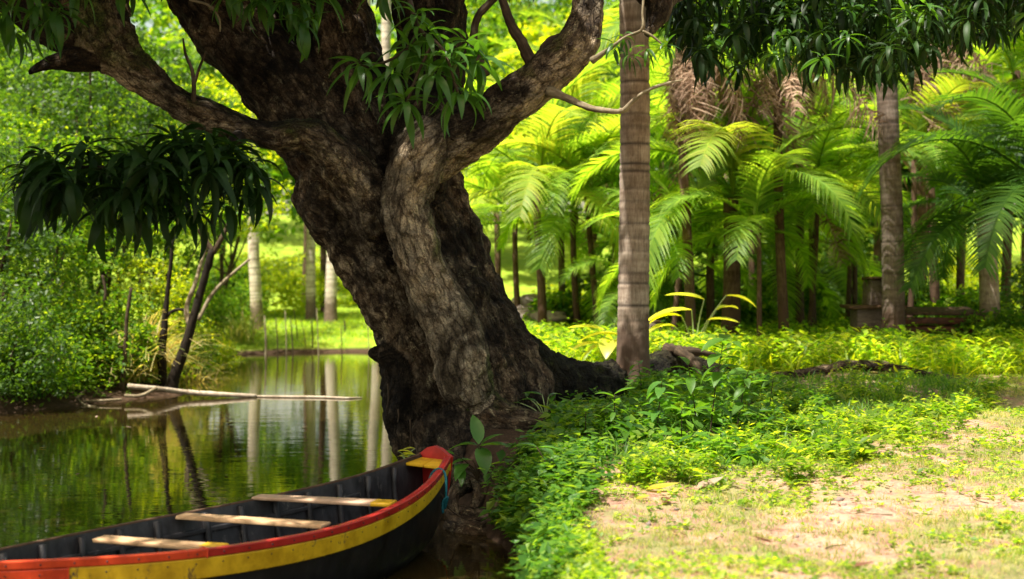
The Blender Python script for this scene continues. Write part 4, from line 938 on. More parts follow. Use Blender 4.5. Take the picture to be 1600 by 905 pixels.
def blades(name, P, h, mat, label, rng, per=5, spread=.03, up=(.7, 1.5)):
    P = np.repeat(P, per, 0)+rng.normal(0, spread, (len(P)*per, 2)); z = gz(P[:, 0], P[:, 1])-.005; n = len(P)
    V, Q, T = scatter(gb[0], gb[1], None, np.stack([P[:, 0], P[:, 1], z], 1), dir_rot(rng.uniform(0, 6.28, n), rng.uniform(*up, n), rng.normal(0, .4, n)), np.stack([rng.uniform(.5, 1.2, n)*h]*3, 1))
    return tag(link(name, mesh_np(name, V, Q, T), M[mat]), label, None, kind='stuff')
rg = np.random.default_rng(21)
TM_h = [herb_tmpl(rg, 13, .34, .10, .5) for _ in range(6)]
P = area(14000, [(.6,17.6),(6.0,16.8),(8.5,18.5),(11,19),(14,24),(14,31),(2,31),(-.6,30),(-.6,20)], rg, .2)
herbs('undergrowth', P, TM_h, 'herb', 'bright yellow green weeds covering the clearing floor', rg, .6, 1.5)
P = area(3200, [(.6,17.2),(6.0,16.8),(8.5,18.5),(11,19),(14,24),(2,26),(-.6,26),(-.6,20)], rg, .2); P = P[fnoise(P[:, 0]+7, P[:, 1], .9, 3) > .5]
herbs('undergrowth', P, [herb_tmpl(rg, n_, h_, l_, w_) for n_, h_, l_, w_ in ((9,.5,.15,.5),(14,.55,.10,.35),(7,.34,.20,.4),(18,.6,.07,.6))], 'bush', 'taller mixed weeds standing out of the clearing floor', rg, .5, 1.2, .3)
P = area(2600, [(.6,17.2),(6.0,16.8),(8.5,18.5),(11,19),(14,24),(2,26),(-.6,26),(-.6,20)], rg, .2); P = P[fnoise(P[:, 0]+17, P[:, 1], .8, 3) > .48]; blades('undergrowth', P, .42, 'bush_yellow', 'tall grass blades among the weeds of the clearing', rg, 6, .05, (.6, 1.5))
P = area(2500, [(-.5,26),(16,26),(22,42),(-1,42)], rg, .2); herbs('undergrowth', P, TM_h, 'herb', 'sunlit weeds under the palms at the back of the clearing', rg, .8, 1.6)
# shaded lush plants by roots and on the bank
TM_b = [herb_tmpl(rg, 14, h_, l_, w_) for h_, l_, w_ in ((.18,.085,.6),(.25,.10,.55),(.12,.07,.7),(.08,.055,.6),(.16,.08,.5))]
ZB = [(.35,8.9),(1.0,8.9),(1.9,9.4),(2.5,10.5),(2.9,12),(3.3,14),(2.9,15.2),(1.6,15.3),(.6,13),(.2,11)]
P = area(11000, ZB, rg, .02); dens = fnoise(P[:, 0], P[:, 1], 1.3, 3); edge = sst(0, 1.2, np.minimum(P[:, 1]-(8.6+.9*P[:, 0]), 3)); P = P[rg.random(len(P)) < (dens*2.6-.95)*(.15+.85*edge)]; P = P[~((P[:, 0] < 1.35) & (P[:, 1] > 12.2))]
pxl = P[:, 0]/P[:, 1]*F+800; P = P[pxl > 866+rg.normal(0, 14, len(P))]
TM_b = TM_b + [herb_tmpl(rg, n_, h_, l_, w_) for n_, h_, l_, w_ in ((8,.22,.15,.5),(7,.16,.17,.45),(16,.30,.06,.5),(10,.25,.13,.3),(22,.2,.04,.6))]
herbs('bank_plants', P, TM_b, 'bank_leaf', 'dense leafy plants between the mango roots and the open ground', rg, .6, 1.25)
P = area(9000, [(.5,8.2),(1.9,8.5),(3.6,10.6),(5.0,13.3),(5.9,15.3),(5.8,16.6),(3.4,16.6),(2.9,14.5),(2.3,12.0),(1.8,10.4),(1,9.3)], rg, .02); P = P[(rg.random(len(P)) < sst(.33, .60, fnoise(P[:, 0], P[:, 1], 1.9, 3))*np.where(P[:, 1] > 14.6, .12, .85))]
B2 = P[fnoise(P[:, 0]+3, P[:, 1]+5, 2.5, 2) > .52]; herbs('bank_plants', B2, [herb_tmpl(rg, n_, h_, l_, w_) for n_, h_, l_, w_ in ((8,.2,.12,.5),(16,.24,.06,.4),(10,.16,.10,.3))], 'bush', 'darker mixed weeds between the bank plants and the open ground', rg, .4, .95, .3)
herbs('bank_plants', P, TM_b, 'herb', 'sparser bright weeds where the green plants meet the sandy ground', rg, .3, .95)
P = area(11000, [(-.45,6),(.25,6),(.35,7.2),(.55,8.3),(.75,9.4),(.3,10.0),(-.1,9.8),(-.2,9)], rg, .03); pxl = P[:, 0]/P[:, 1]*F+800
P = P[(pxl > 778+rg.normal(0, 12, len(P))) & (pxl < 872+(fnoise(P[:, 0], P[:, 1], 2.2, 2)-.5)*90+np.abs(rg.normal(0, 38, len(P)))) & (fnoise(P[:, 0], P[:, 1], 3.2, 3) > rg.uniform(.30, .62, len(P)))]
TM_k = [herb_tmpl(rg, n_, h_, l_, w_) for n_, h_, l_, w_ in ((9,.20,.12,.55),(7,.14,.14,.5),(12,.22,.07,.6),(10,.10,.06,.7),(14,.26,.05,.5),(8,.16,.09,.35))]
herbs('bank_plants', P, TM_k, 'bank_leaf', 'mixed leafy plants spilling down the earth bank beside the boat', rg, .4, 1.05, .35)
# meadow grass on the far bank
P = area(7000, [(-10,30),(1,31),(2,52),(-14,52)], rg, .25); blades('meadow_grass', P, .22, 'herb', 'sunlit meadow grass on the far bank', rg, 5, .08)
P = area(1500, [(-9,17),(-5,19),(-5.1,21),(-6.8,25),(-7.4,30),(-13,30),(-14,17)], rg, .1); herbs('undergrowth', P, TM_h, 'bush', 'weeds on the left bank under the bushes', rg, .6, 1.3)
P = area(2600, [(.3,8.9),(1.9,9.2),(3.0,11),(5.5,14.5),(5.6,16.6),(1.6,15.6),(.5,12)], rg, .05); blades('grass', P, .19, 'bank_leaf', 'longer grass blades growing among the bank plants', rg, 6, .03, (.5, 1.4))
# near lawn: patchy short grass
P = area(30000, [(.1,5),(4.2,5),(9,15),(9,19),(6,16.5),(4.6,14.0),(3,11.6),(1.3,9.2),(.5,8.6),(.2,7)], rg, .1)
f = fnoise(P[:, 0], P[:, 1], 1.5, 4); P = P[rg.random(len(P)) < sst(.34, .56, f)*.9+.14]
blades('grass', P, .055, 'grass', 'short patchy grass on the sandy ground', rg, 11, .03)
TM_s = [herb_tmpl(rg, 9, .05, .035, .6) for _ in range(4)]
P = area(14000, [(.08,5),(4.2,5),(9,15),(9,19),(6,16.5),(4.6,14.0),(3,11.6),(1.3,9.0),(.4,8.6),(.2,7)], rg, .08)
f = fnoise(P[:, 0]+30, P[:, 1], 1.2, 4); ed = np.exp(-((P[:, 0]-.2)/.22)**2)*(P[:, 1] < 8); P = P[rg.random(len(P)) < sst(.40, .60, f)*.9+.08+ed]
herbs('ground_cover', P, TM_s, 'herb', 'tiny creeping weeds scattered over the sandy ground', rg, .6, 1.4)
# scattered seedlings thinning out over the soil
P = area(5200, [(.5,7.0),(2.6,7.4),(4.4,10),(6.2,13),(6.5,15.5),(4.6,13.6),(3,11),(1.3,8.9)], rg, .05); q = P[:, 1]-(7.2+.95*P[:, 0]); P = P[rg.random(len(P)) < np.clip(.32+.28*q, .03, .7)*sst(.35, .6, fnoise(P[:, 0]+2, P[:, 1], 2.4, 3))]
herbs('ground_cover', P, TM_b[:4], 'bush', 'small seedlings thinning out across the soil', rg, .2, .5, .3)
# litter
P = area(2600, [(.3,5),(4.4,5),(9,15),(7,17),(4.6,14.5),(1.3,9.4),(.5,8.6)], rg, .2); z = gz(P[:, 0], P[:, 1])+.012; n = len(P)
V, Q, T = scatter(LEAF2[0]*np.array([1, .7, 1.5]), None, LEAF2[2], np.stack([P[:, 0], P[:, 1], z], 1), dir_rot(rg.uniform(0, 6.28, n), rg.normal(0, .15, n), rg.normal(0, .3, n)), rg.uniform(.015, .05, n))
tag(link('leaf_litter', mesh_np('leaf_litter', V, Q, T), M['litter']), 'small dry leaf scraps strewn over the sandy ground', kind='stuff')
def fallen(px, py, L, mat, label, rz, w=.35, cat='leaf', name='fallen_leaf'):
    Y = F*(H-.52)/(py-HOR); x = X(px, Y); z = g1(x, Y); Y = F*(H-z)/(py-HOR); x = X(px, Y)
    V, Q, T = leafblade(5, w, -.35, .5, .7); o = link(name, mesh_np(name, V*L-np.array([L/2, 0, 0]), Q, T, True), M[mat], None, (x, Y, g1(x, Y)+.02), (0.15, -.05, rz))
    return tag(o, label, cat, 'fallen leaves on the sandy ground')
M['fallen_yellow'] = leafmat('fallen_leaf_yellow', [(.38,.30,.03),(.30,.30,.03)], .3, (1.6,1.4,.5), .5)
M['fallen_brown'] = leafmat('fallen_leaf_brown', [(.14,.055,.02),(.10,.04,.02)], .1, (1.3,1,.6), .6)
M['fallen_pale'] = leafmat('fallen_leaf_pale', [(.30,.21,.16),(.36,.26,.2)], .1, (1.3,1,.6), .6)
fallen(1036, 768, .22, 'fallen_yellow', 'long green yellow fallen leaf on the bare soil', .1)
fallen(1511, 726, .10, 'fallen_brown', 'curled red brown fallen leaf near the right edge', .4, .7)
fallen(1110, 766, .26, 'fallen_pale', 'pale pinkish dry leaf right of the long yellow leaf', .7, .3)
fallen(1040, 792, .10, 'fallen_brown', 'small dark upright dry leaf below the long yellow leaf', 1.3, .6)
fallen(1005, 785, .10, 'fallen_yellow', 'small yellow leaf below left of the long yellow leaf', .2, .4)
fallen(1570, 825, .09, 'fallen_yellow', 'bright yellow leaf low in the right corner', .5, .8)
fallen(1345, 890, .14, 'fallen_brown', 'dark brown leaf at the bottom edge right of centre', .1, .3)
fallen(1250, 700, .10, 'fallen_brown', 'brown leaf at the edge of the green plants', .9, .5)
fallen(1440, 745, .09, 'fallen_pale', 'pale dry leaf left of the red brown leaf', 2.0, .4)
fallen(1190, 850, .12, 'fallen_brown', 'brown leaf in the middle of the foreground soil', 2.6, .3)

# ------------------------------------------------------------------ single plants with large leaves
BL = [leafblade(6, .42, .7, .3, .8), leafblade(6, .36, .4, .35, .8), leafblade(6, .5, 1.0, .25, .85)]
BLM = {}
def blade_me(i, mat):
    if (i, mat) not in BLM:
        V, Q, _ = BL[i]; me = mesh_np('leaf', V, Q, None, True); me.materials.append(M[mat]); BLM[i, mat] = me
    return BLM[i, mat]
def plant(name, px, py, Y, leaves, mat, label, stem='twig', stemr=.006, base=None, group=None):
    """leaves: (dpx,dpy,len,azimuth,pitch) from the foot pixel"""
    b = at(px, py, Y); t = empty(name, b, label, 'plant', group); 
    for i, (dx, dy, L, az, pi_) in enumerate(leaves):
        p = at(px+dx, py+dy, Y)-b; p[1] += ((i*37) % 7-3)*.012
        o = link('leaf', blade_me(i % 3, mat), None, t); o.location = p; o.rotation_euler = (0, -pi_, az); o.scale = (L,)*3
        link('stem', tube_mesh('stem', [[0, 0, -.03, stemr], [p[0]*.45, p[1]*.4, p[2]*.6, stemr*.8], [*p, stemr*.5]], 5, 3), M[stem], t)
    return t
plant('broad_leaf_sapling', 748, 745, 9.9, [(0,-52,0.27,1.9,1.2),(2,-48,0.28,-.5,.2),(2,-46,0.27,-1.3,-.5),(-2,-48,0.24,2.9,.1),(4,-52,0.20,.4,.5),(-16,-20,0.21,-2.2,-.2),(-10,-25,0.20,-2.7,.1),(-25,-14,0.18,-1.6,-.6),(-38,-35,0.21,2.8,.2),(-35,-20,0.18,-1.2,-.4),(-45,-8,0.17,-2.0,-.5)], 'broad', 'glossy broad leaved seedling growing between bow and roots')
plant('broad_leaf_plant', 868, 775, 8.6, [(-30,-78,0.18,2.9,.2),(-28,-76,0.16,-.3,.1),(0,-60,0.20,-1.1,-.3),(-4,-62,0.18,2.3,.4),(14,-46,0.18,-.5,-.2),(-8,-50,0.16,-2.2,-.1),(20,-66,0.15,.6,.2),(-4,-20,0.16,-1.5,-.6),(10,-25,0.16,-.8,-.4)], 'broad', 'light green broad leaved plant on the bank top above the boat')
plant('strap_leaf_plant', 853, 655, 11.6, [(-15,-28,.17,2.8,.3),(-6,-38,.20,2.9,.2),(4,-34,.15,.4,.5),(0,-20,.15,-.6,.2),(6,-24,.14,1.0,.8),(-40,-25,.14,2.9,.1),(-30,-34,.11,1.4,.6)], 'broad', 'small plant with pale strap leaves and bulb before the mango root', 'pale_bud', .008)
p = at(852, 650, 11.55); 
def blob(name, c, s, mat, label, cat, sub=2, jit=.1, rz=0, parent=None):
    import bmesh
    bm = bmesh.new(); bmesh.ops.create_icosphere(bm, subdivisions=sub, radius=1)
    for v in bm.verts:
        v.co *= 1+jit*mnoise.noise(v.co*1.7+Vector(c)); v.co.x *= s[0]; v.co.y *= s[1]; v.co.z *= s[2]
    me = bpy.data.meshes.new(name); bm.to_mesh(me); bm.free(); me.polygons.foreach_set('use_smooth', [True]*len(me.polygons))
    o = link(name, me, M[mat], parent, [float(q) for q in c], (0, 0, rz)); 
    if label: tag(o, label, cat)
    return o
blob('plant_bulb', p, (.035,.035,.04), 'pale_bud', 'pale round green bulb under the strap leaves', 'bulb')
# tall leafy shrub in the shade, centre right
def sprout(px, py, Y, h, n, L, label, mat='bank_leaf', seed=0, lean=0, group='leafy shoots on the bank'):
    rg = np.random.default_rng(seed); Y = F*(H-.55)/(py-HOR)
    for _ in range(6): b = at(px, py, Y); zg_ = g1(b[0], b[1]); Y = Y*.5+.5*F*(H-zg_)/(py-HOR)
    b = at(px, py, Y); b[2] = g1(b[0], b[1])-.01; t = empty('leafy_shoot', b, label, 'plant', group)
    link('stem', tube_mesh('stem', [[0,0,0,.007],[lean*.4,0,h*.5,.005],[lean,0,h,.003]], 5, 4), M['twig'], t)
    for i in range(n):
        u = .2+.8*i/(n-1); o = link('leaf', blade_me(i % 3, mat), None, t); o.location = (lean*u, 0, h*u); o.rotation_euler = (rg.normal(0, .2), -rg.uniform(-.5, .5), i*2.4+rg.uniform(-.3, .3)); o.scale = (L*1.35*rg.uniform(.7, 1.1),)*3
for i, (px, py, Y, h, n, L, lb, mt, ln) in enumerate([
  (1108,690,12.6,.85,26,.17,'tall leafy shoot standing highest among the shaded bank plants','bank_leaf',.12),
  (1090,680,12.9,.6,20,.15,'leafy shoot left of the highest one','bank_leaf',-.08),
  (1150,680,13.0,.55,18,.14,'leafy shoot right of the highest one','bank_leaf',.1),
  (1005,640,14.2,.5,16,.15,'leafy shoot at the foot of the ringed palm','broad',-.05),
  (1025,690,12.2,.5,18,.15,'glossy shoot in front of the palm foot','broad',.05),
  (960,690,12.0,.4,14,.13,'leafy shoot before the dark root hollow','bank_leaf',0),
  (915,700,11.0,.32,12,.12,'low shoot beside the brown root end','bank_leaf',0),
  (1065,720,11.4,.4,14,.13,'shoot at the lower middle of the bank plants','bank_leaf',0),
  (1200,660,13.6,.42,14,.12,'shoot at the right of the bank plants','bank_leaf',.05),
  (830,800,8.4,.22,12,.10,'shoot hanging over the earth bank near the boat bow','broad',-.08),
  (850,850,7.6,.2,12,.09,'shoot low on the earth bank near the frame bottom','bank_leaf',-.06),
  (815,760,9.3,.22,10,.10,'shoot just right of the exposed roots','bank_leaf',0)]):
    sprout(px, py, Y, h, n, L, lb, mt, i, ln)
# big yellow lit leaves behind the ringed palm
M['taro'] = leafmat('taro_leaf', [(.35,.42,.05),(.5,.5,.08)], .5, (1.6,1.5,.5), .35)
plant('big_leaf_plant', 1085, 560, 18.3, [(-5,-76,.80,3.05,-.05),(15,-92,.60,2.7,.25),(-20,-66,.55,2.9,.1),(50,-98,.50,.1,-.1),(20,-60,.5,-.6,.1),(-30,-50,.5,3.4,.1),(35,-75,.45,.6,.3)], 'taro', 'large sun-bright yellow green leaves right of the ringed palm', 'yellow_petal' if False else 'pale_bud', .012)
plant('big_leaf_plant', 945, 562, 17.6, [(20,-40,.60,3.0,.05),(0,-46,.55,2.8,.2),(22,-28,.6,3.3,-.05),(-5,-38,.5,-.2,.1),(-5,-26,.5,-2.6,.0),(10,-32,.55,-1.8,-.1)], 'taro', 'pale bright low leaves left of the ringed palm base', 'pale_bud', .012)
plant('big_leaf_plant', 1030, 580, 18.2, [(-10,-18,.3,2.8,.1),(10,-14,.28,.3,.1)], 'taro', 'short yellow leaves right behind the ringed palm base', 'pale_bud', .01)
plant('big_leaf_plant', 634, 716, 9.9, [(-12,-12,.13,.1,.1),(12,-6,.13,3.0,0),(-10,-3,.15,.1,-.1),(14,-14,.12,3.1,.1),(-6,-8,.12,-.3,.1)], 'taro', 'yellow waterside leaves just behind the boat bow', 'pale_bud', .005)
# little flowers
def flower(px, py, Y, r, mat, label, h=.1):
    b = at(px, py, Y); b[2] = max(b[2], g1(b[0], b[1])+.03); t = empty('flower', b, label, 'flower')
    for k in range(5):
        V, Q, _ = leafblade(3, .7, .3, .2, .9); link('petal', mesh_np('petal', V*r, Q), M[mat], t, rot=(0, -.3, k*1.257))
    link('stem', tube_mesh('stem', [[0,0,-h,.003],[0,0,-h*.5,.003],[0,0,0,.002]], 5, 2), M['pale_bud'], t)
flower(1297, 671, 11.6, .045, 'purple', 'small purple flower among low weeds at the right')
flower(1424, 513, 22, .16, 'yellow_petal', 'large yellow flower head right of the thick grey palm', .5)
flower(1435, 520, 22, .13, 'yellow_petal', 'second yellow bloom touching the large yellow one', .5)
flower(1178, 552, 18, .06, 'red_petal', 'tiny red flower in bright weeds beyond the palm', .2)
flower(1134, 545, 18, .06, 'red_petal', 'tiny orange red flower nearer the ringed palm', .2)
flower(1143, 645, 12.8, .03, 'blue_petal', 'tiny pale blue blossom in the shaded bank plants', .1)

# ------------------------------------------------------------------ old timber at the right, stones, low wall
def group_boxes(name, label, cat, base, items, mat):
    t = empty(name, base, label, cat)
    for nm, c, s, rz, rx, mt in items:
        V, Q, _ = box((0, 0, 0), s, rz, rx, 0, .008); me = mesh_np(nm, V, Q); o = link(nm, me, M[mt or mat], t); o.location = c
        bv = o.modifiers.new('b', 'BEVEL'); bv.width = .015; bv.segments = 2
    return t
b = at(1462, 540, 20.8); b[2] = g1(b[0], 20.8)+.12
group_boxes('timber_stack', 'stack of dark red brown planks lying right of the thick grey palm', 'wood pile', b,
  [('plank', (0,0,.12), (1.35,.3,.1), 0, 0, 'redwood'), ('plank', (.05,.1,.25), (1.4,.35,.08), .03, 0, 'oldwood'), ('plank', (-.05,0,.37), (1.3,.3,.09), -.03, .1, 'redwood'), ('plank', (.05,.15,.5), (1.45,.4,.10), .02, 0, 'redwood'), ('plank', (.1,.3,.64), (1.3,.5,.06), .06, .15, 'oldwood'), ('plank', (-.1,.2,.02), (1.2,.4,.08), 0, 0, 'oldwood')], 'redwood')
b = at(1358, 540, 21.2); b[2] = g1(b[0], 21.2)+.1
group_boxes('timber_stool', 'stacked weathered timber blocks left of the thick grey palm', 'wood block', b,
  [('block', (.05,0,.35), (.62,.5,.7), 0, 0, 'greywood'), ('board', (.05,-.05,.73), (.95,.6,.06), 0, 0, 'oldwood'), ('block', (.18,0,.97), (.45,.42,.42), .05, 0, 'greywood'), ('board', (.18,-.02,1.21), (.5,.5,.05), 0, 0, 'oldwood'), ('block', (-.15,-.3,.2), (.2,.2,.4), .2, 0, 'redwood')], 'greywood')
b = at(1165, 520, 27); b[2] = g1(b[0], 27)
group_boxes('low_plank_wall', 'low brown plank edging behind the middle palms', 'low wall', b,
  [('plank', (-.6,0,.2), (1.5,.08,.28), 0, 0, 'redwood'), ('plank', (.9,0,.2), (1.5,.08,.28), .03, 0, 'oldwood'), ('plank', (-.5,.05,.48), (1.2,.08,.16), 0, 0, 'greywood'), ('plank', (2.2,.1,.2), (1.2,.08,.3), .02, 0, 'redwood'), ('post', (.15,-.1,.3), (.1,.1,.6), 0, 0, 'oldwood'), ('post', (1.65,-.1,.3), (.1,.1,.6), 0, 0, 'oldwood')], 'redwood')
b = at(1024, 540, 21); b[2] = g1(b[0], 21)
group_boxes('square_post', 'short square post just behind the ringed palm', 'post', b, [('post', (0,0,.28), (.18,.18,.62), .1, 0, 'greywood'), ('cap', (0,0,.60), (.21,.21,.04), .1, 0, 'oldwood')], 'greywood')
for i, (px, py, Y, s, lb) in enumerate([(822,480,27,(.42,.3,.30),'angular grey stone left of the brown stems'),(835,500,26,(.45,.3,.22),'brown flat stone under the angular grey one'),(812,500,26,(.2,.2,.25),'upright stone at the mango trunk edge'),(860,498,25,(.35,.25,.14),'low stone at the foot of the brown stems'),(882,500,25.5,(.25,.2,.16),'small stone right of the low one')]):
    c = at(px, py, Y); blob('stone', c, s, 'rock', lb, 'stone', 3, .5)
for i, (px, Y, y0, y1, lb) in enumerate([(1335,24.5,530,440,'bent thin stick leaning before the timber blocks'),(1356,25.5,480,445,'thin dark stick poking up behind the timber blocks')]):
    log('leaning_stick', [(px+8,y0,Y,2.5),(px+4,(y0+y1)/2,Y,2.2),(px-8,y1,Y,1.6)], 'twig', lb, 'stick')
tag(blob('termite_mound', at(148,565,20.6), (.22,.2,.28), 'rock', None, None, 3, .5), 'brown earth mound under the bushes on the left bank', 'mound')
log('old_branch', [(1112,700,11.6,3),(1070,668,12.2,4.5),(1050,655,12.6,5),(1042,640,12.9,3)], 'bark', 'brown broken branch lying among the shaded bank plants', 'branch')

# ------------------------------------------------------------------ the boat
def boat():
    A = np.array([.621, .784]); B = np.array([.784, -.621])
    near = np.array([(703,710,.58),(677,742,.55),(618,783,.50),(521,818,.46),(428,839,.45),(340,855,.44),(234,865,.43),(117,879,.43),(0,889,.43)])
    far = np.array([(640,713,.58),(624,718,.57),(516,747,.52),(422,772,.47),(340,788,.45),(263,804,.44),(176,823,.43),(88,841,.43),(0,855,.43)])
    def proj(a):
        v = a[:, 1]-HOR; Y = F*(H-a[:, 2])/v; X_ = (a[:, 0]-800)/F*Y; p = np.stack([X_, Y], 1); return p@A, p@B
    na, nb = proj(near); fa, fb = proj(far)
    # stern lies beyond the left edge of the picture: both sides close towards it
    s_end = 3.05
    na2 = np.append(na, [3.6, s_end]); nb2 = np.append(nb, [nb[-1]-.24, nb[-1]-.44]); fa2 = np.append(fa, [3.6, s_end]); fb2 = np.append(fb, [fb[-1]+.10, fb[-1]+.24])
    cn = np.polyfit(na2, nb2, 5); cf = np.polyfit(fa2, fb2, 4)
    s = np.linspace(s_end, 6.98, 46); n_ = np.polyval(cn, s); f_ = np.polyval(cf, s)
    zg = np.interp(s, [3.0, 4.2, 5.2, 6.0, 6.5, 7.0], [.44, .42, .435, .475, .52, .59]); zg = np.convolve(np.pad(zg, 3, 'edge'), np.ones(7)/7, 'valid')
    def pt(si, b, z): return np.array([*(A*si+B*b), z])
    org = pt(5.0, (np.interp(5, s, n_)+np.interp(5, s, f_))/2, 0)
    top = empty('wooden_canoe', org, 'long narrow wooden boat with red rim, yellow stripe and black inside moored at the bank', 'boat')
    C = (n_+f_)/2; Wd = (n_-f_)/2
    bot = np.interp(s, [3.0, 3.6, 6.0, 6.6, 7.0], [.12, -.05, -.07, 0.02, .20])   # keel height
    def sec(k, inset=0.0, ztop=None, u0=0.0, u1=1.0, n=9):
        """half section from the near edge (u=0) down to the keel (u=1) as (offset,z)"""
        w = Wd[k]-inset; zt = zg[k]; zb = bot[k]+inset
        pts = [(1.0, 1.0), (.965, .78), (.92, .55), (.85, .32), (.72, .12), (.45, .02), (0, 0)]
        return [(w*a, zb+(zt-zb)*h) for a, h in pts]
    def sheet(prof, flip=False, name='hull', mat='black', ks=None, thick=None):
        ks = list(range(len(s))) if ks is None else ks; V = []
        for k in ks:
            for (o_, z) in prof(k): V.append(pt(s[k], C[k]+o_, z)-org)
        m = len(prof(ks[0])); Q = []
        for i in range(len(ks)-1):
            for j in range(m-1): a = i*m+j; Q.append([a, a+1, a+m+1, a+m])
        ob = link(name, mesh_np(name, V, Q, None, True), M[mat], top)
        if thick: md = ob.modifiers.new('t', 'SOLIDIFY'); md.thickness = thick; md.offset = 0
        return ob
    full = lambda ins: (lambda k: [(a, z) for a, z in sec(k, ins)]+[(-a, z) for a, z in reversed(sec(k, ins)[:-1])])
    sheet(full(0.0), name='hull', mat='black', thick=.018)
    sheet(full(0.022), name='inner_planking', mat='greyblack')
    def bar(prof, name, mat, ks=None, smooth=False):
        """closed section swept along the boat"""
        ks = list(range(len(s))) if ks is None else ks; V = []; m = len(prof(ks[0]))
        for k in ks:
            for o_, z in prof(k): V.append(pt(s[k], C[k]+o_, z)-org)
        Q = []
        for i in range(len(ks)-1):
            for j in range(m): a = i*m+j; b_ = i*m+(j+1) % m; Q.append([a, b_, b_+m, a+m])
        ends = [list(range(m)), [ (len(ks)-1)*m+j for j in reversed(range(m))]]
        V = np.array(V); me = bpy.data.meshes.new(name); me.from_pydata(V.tolist(), [], Q+ends); me.materials.append(M[mat]); o = link(name, me, None, top)
        bv = o.modifiers.new('b', 'BEVEL'); bv.width = .006; bv.segments = 2; bv.limit_method = 'ANGLE'; return o
    sl = lambda k, h: sec(k)[0][0]-(1-h)*(sec(k)[0][0]*.12)   # side offset at height fraction h
    def side_bar(sign, o0, o1, z0, z1): return lambda k: [(sign*(Wd[k]+o0), zg[k]+z0), (sign*(Wd[k]+o1), zg[k]+z0), (sign*(Wd[k]+o1-.004), zg[k]+z1), (sign*(Wd[k]+o0), zg[k]+z1)]
    kor = [k for k in range(len(s)) if s[k] <= 4.42]
    kjoin = kor[-1]
    bar(side_bar(1, -.016, .028, .012, -.034), 'rim_rail', 'red', list(range(kjoin, len(s))))
    bar(side_bar(1, -.016, .028, .012, -.034), 'rim_rail', 'orange', list(range(0, kjoin+1)))
    bar(side_bar(1, -.038, -.018, .006, -.030), 'inner_rail', 'red', list(range(kjoin, len(s))))
    bar(side_bar(1, -.038, -.018, .006, -.030), 'inner_rail', 'orange', list(range(0, kjoin+1)))
    bar(side_bar(-1, -.012, .014, .008, -.03), 'far_rail', 'oldwood')
    # painted stripe plank under the rim, following the flare of the side
    def stripe(sign):
        def f(k):
            w = Wd[k]; hh = np.interp(s[k], [3, 4.2, 5.5, 6.4, 7.0], [.115, .115, .105, .085, .05]); zt = zg[k]-.036; fl = w*.035*hh/(.22*(zg[k]-bot[k]))*.9
            return [(sign*(w-.004), zt), (sign*(w+.022), zt), (sign*(w+.022-fl), zt-hh), (sign*(w-.004-fl), zt-hh)]
        return f
    k0 = int(np.argmin(abs(s-3.78)))
    bar(stripe(1), 'stripe_plank', 'yellow', list(range(k0, len(s)))); bar(stripe(1), 'stripe_plank', 'orange', list(range(0, k0+1))); bar(stripe(-1), 'stripe_plank', 'yellow')
    # stringers
    for sg in (1, -1):
        bar((lambda sg: (lambda k: [(sg*(Wd[k]*.955-.018), zg[k]-.10), (sg*(Wd[k]*.955-.045), zg[k]-.10), (sg*(Wd[k]*.95-.045), zg[k]-.13), (sg*(Wd[k]*.95-.018), zg[k]-.13)]))(sg), 'stringer', 'greyblack', [k for k in range(len(s)) if s[k] < 6.3])
    # ribs
    for si in np.arange(3.4, 6.75, .27):
        k = int(np.argmin(abs(s-si))); 
        def ribp(ins, z_off):
            pr = full(ins)(k); return [(a, z+z_off) for a, z in pr]
        o_ = ribp(.02, -.012); i_ = ribp(.055, -.012); hw = .018; V = []; m = len(o_)
        for ds in (-hw, hw):
            for pr in (o_, i_):
                for a, z in pr: V.append(pt(s[k]+ds, C[k]+a, z)-org)
        Q = []
        for j in range(m-1):
            a, b_, c, d = j, j+m, j+2*m, j+3*m
            Q += [[a, a+1, b_+1, b_], [c, d, d+1, c+1], [b_, b_+1, d+1, d], [a, c, c+1, a+1]]
        Q += [[0, m, 3*m, 2*m], [m-1, 3*m-1, 4*m-1, 2*m-1]]
        o = link('rib', mesh_np('rib', V, Q), M['greyblack'], top)
    # seats
    for (fp, np_, wdt, mt, z) in (((400,777),(612,787),.135,'plank_pink',.455),((282,806),(510,821),.125,'plank',.425),((153,842),(346,856),.12,'plank',.41)):
        def w2(px, py): Y = F*(H-z)/(py-HOR); return np.array([X(px, Y), Y, z])
        a, b_ = w2(*fp), w2(*np_); d = b_-a; L = np.linalg.norm(d[:2]); rz = math.atan2(d[1], d[0])
        V, Q, _ = box((0, 0, 0), (L+.0, wdt, .024), 0, 0, 0, .002); c = (a+b_)/2-org
        o = link('seat', mesh_np('seat', V, Q), M[mt], top, c.tolist(), (0, 0, rz)); bv = o.modifiers.new('b', 'BEVEL'); bv.width = .008; bv.segments = 3
        if mt == 'plank' and z == .425: continue
        # yellow painted end
        V, Q, _ = box((L/2-.055, 0, .0005), (.14, wdt+.003, .027), 0); o2 = link('painted_end', mesh_np('painted_end', V, Q), M['yellow'], o)
        bv = o2.modifiers.new('b', 'BEVEL'); bv.width = .008; bv.segments = 2
    # bow: end board, deck planks
    k = len(s)-1; w = Wd[k]; zt = zg[k]
    prof = [(w+.02, zt+.005), (w*.45, zt+.06), (0, zt+.075), (-w*.45, zt+.06), (-w-.01, zt+.005), (-w*.9, zt-.2), (-w*.6, bot[k]+.02), (0, bot[k]-.01), (w*.6, bot[k]+.02), (w*.9, zt-.2)]
    V = [pt(s[k]-.005, C[k]+a, z)-org for a, z in prof]+[pt(s[k]+.035, C[k]+a, z)-org for a, z in prof]; m = len(prof)
    fc = [list(range(m)), list(reversed(range(m, 2*m)))]+[[j, j+m, (j+1) % m+m, (j+1) % m] for j in range(m)]
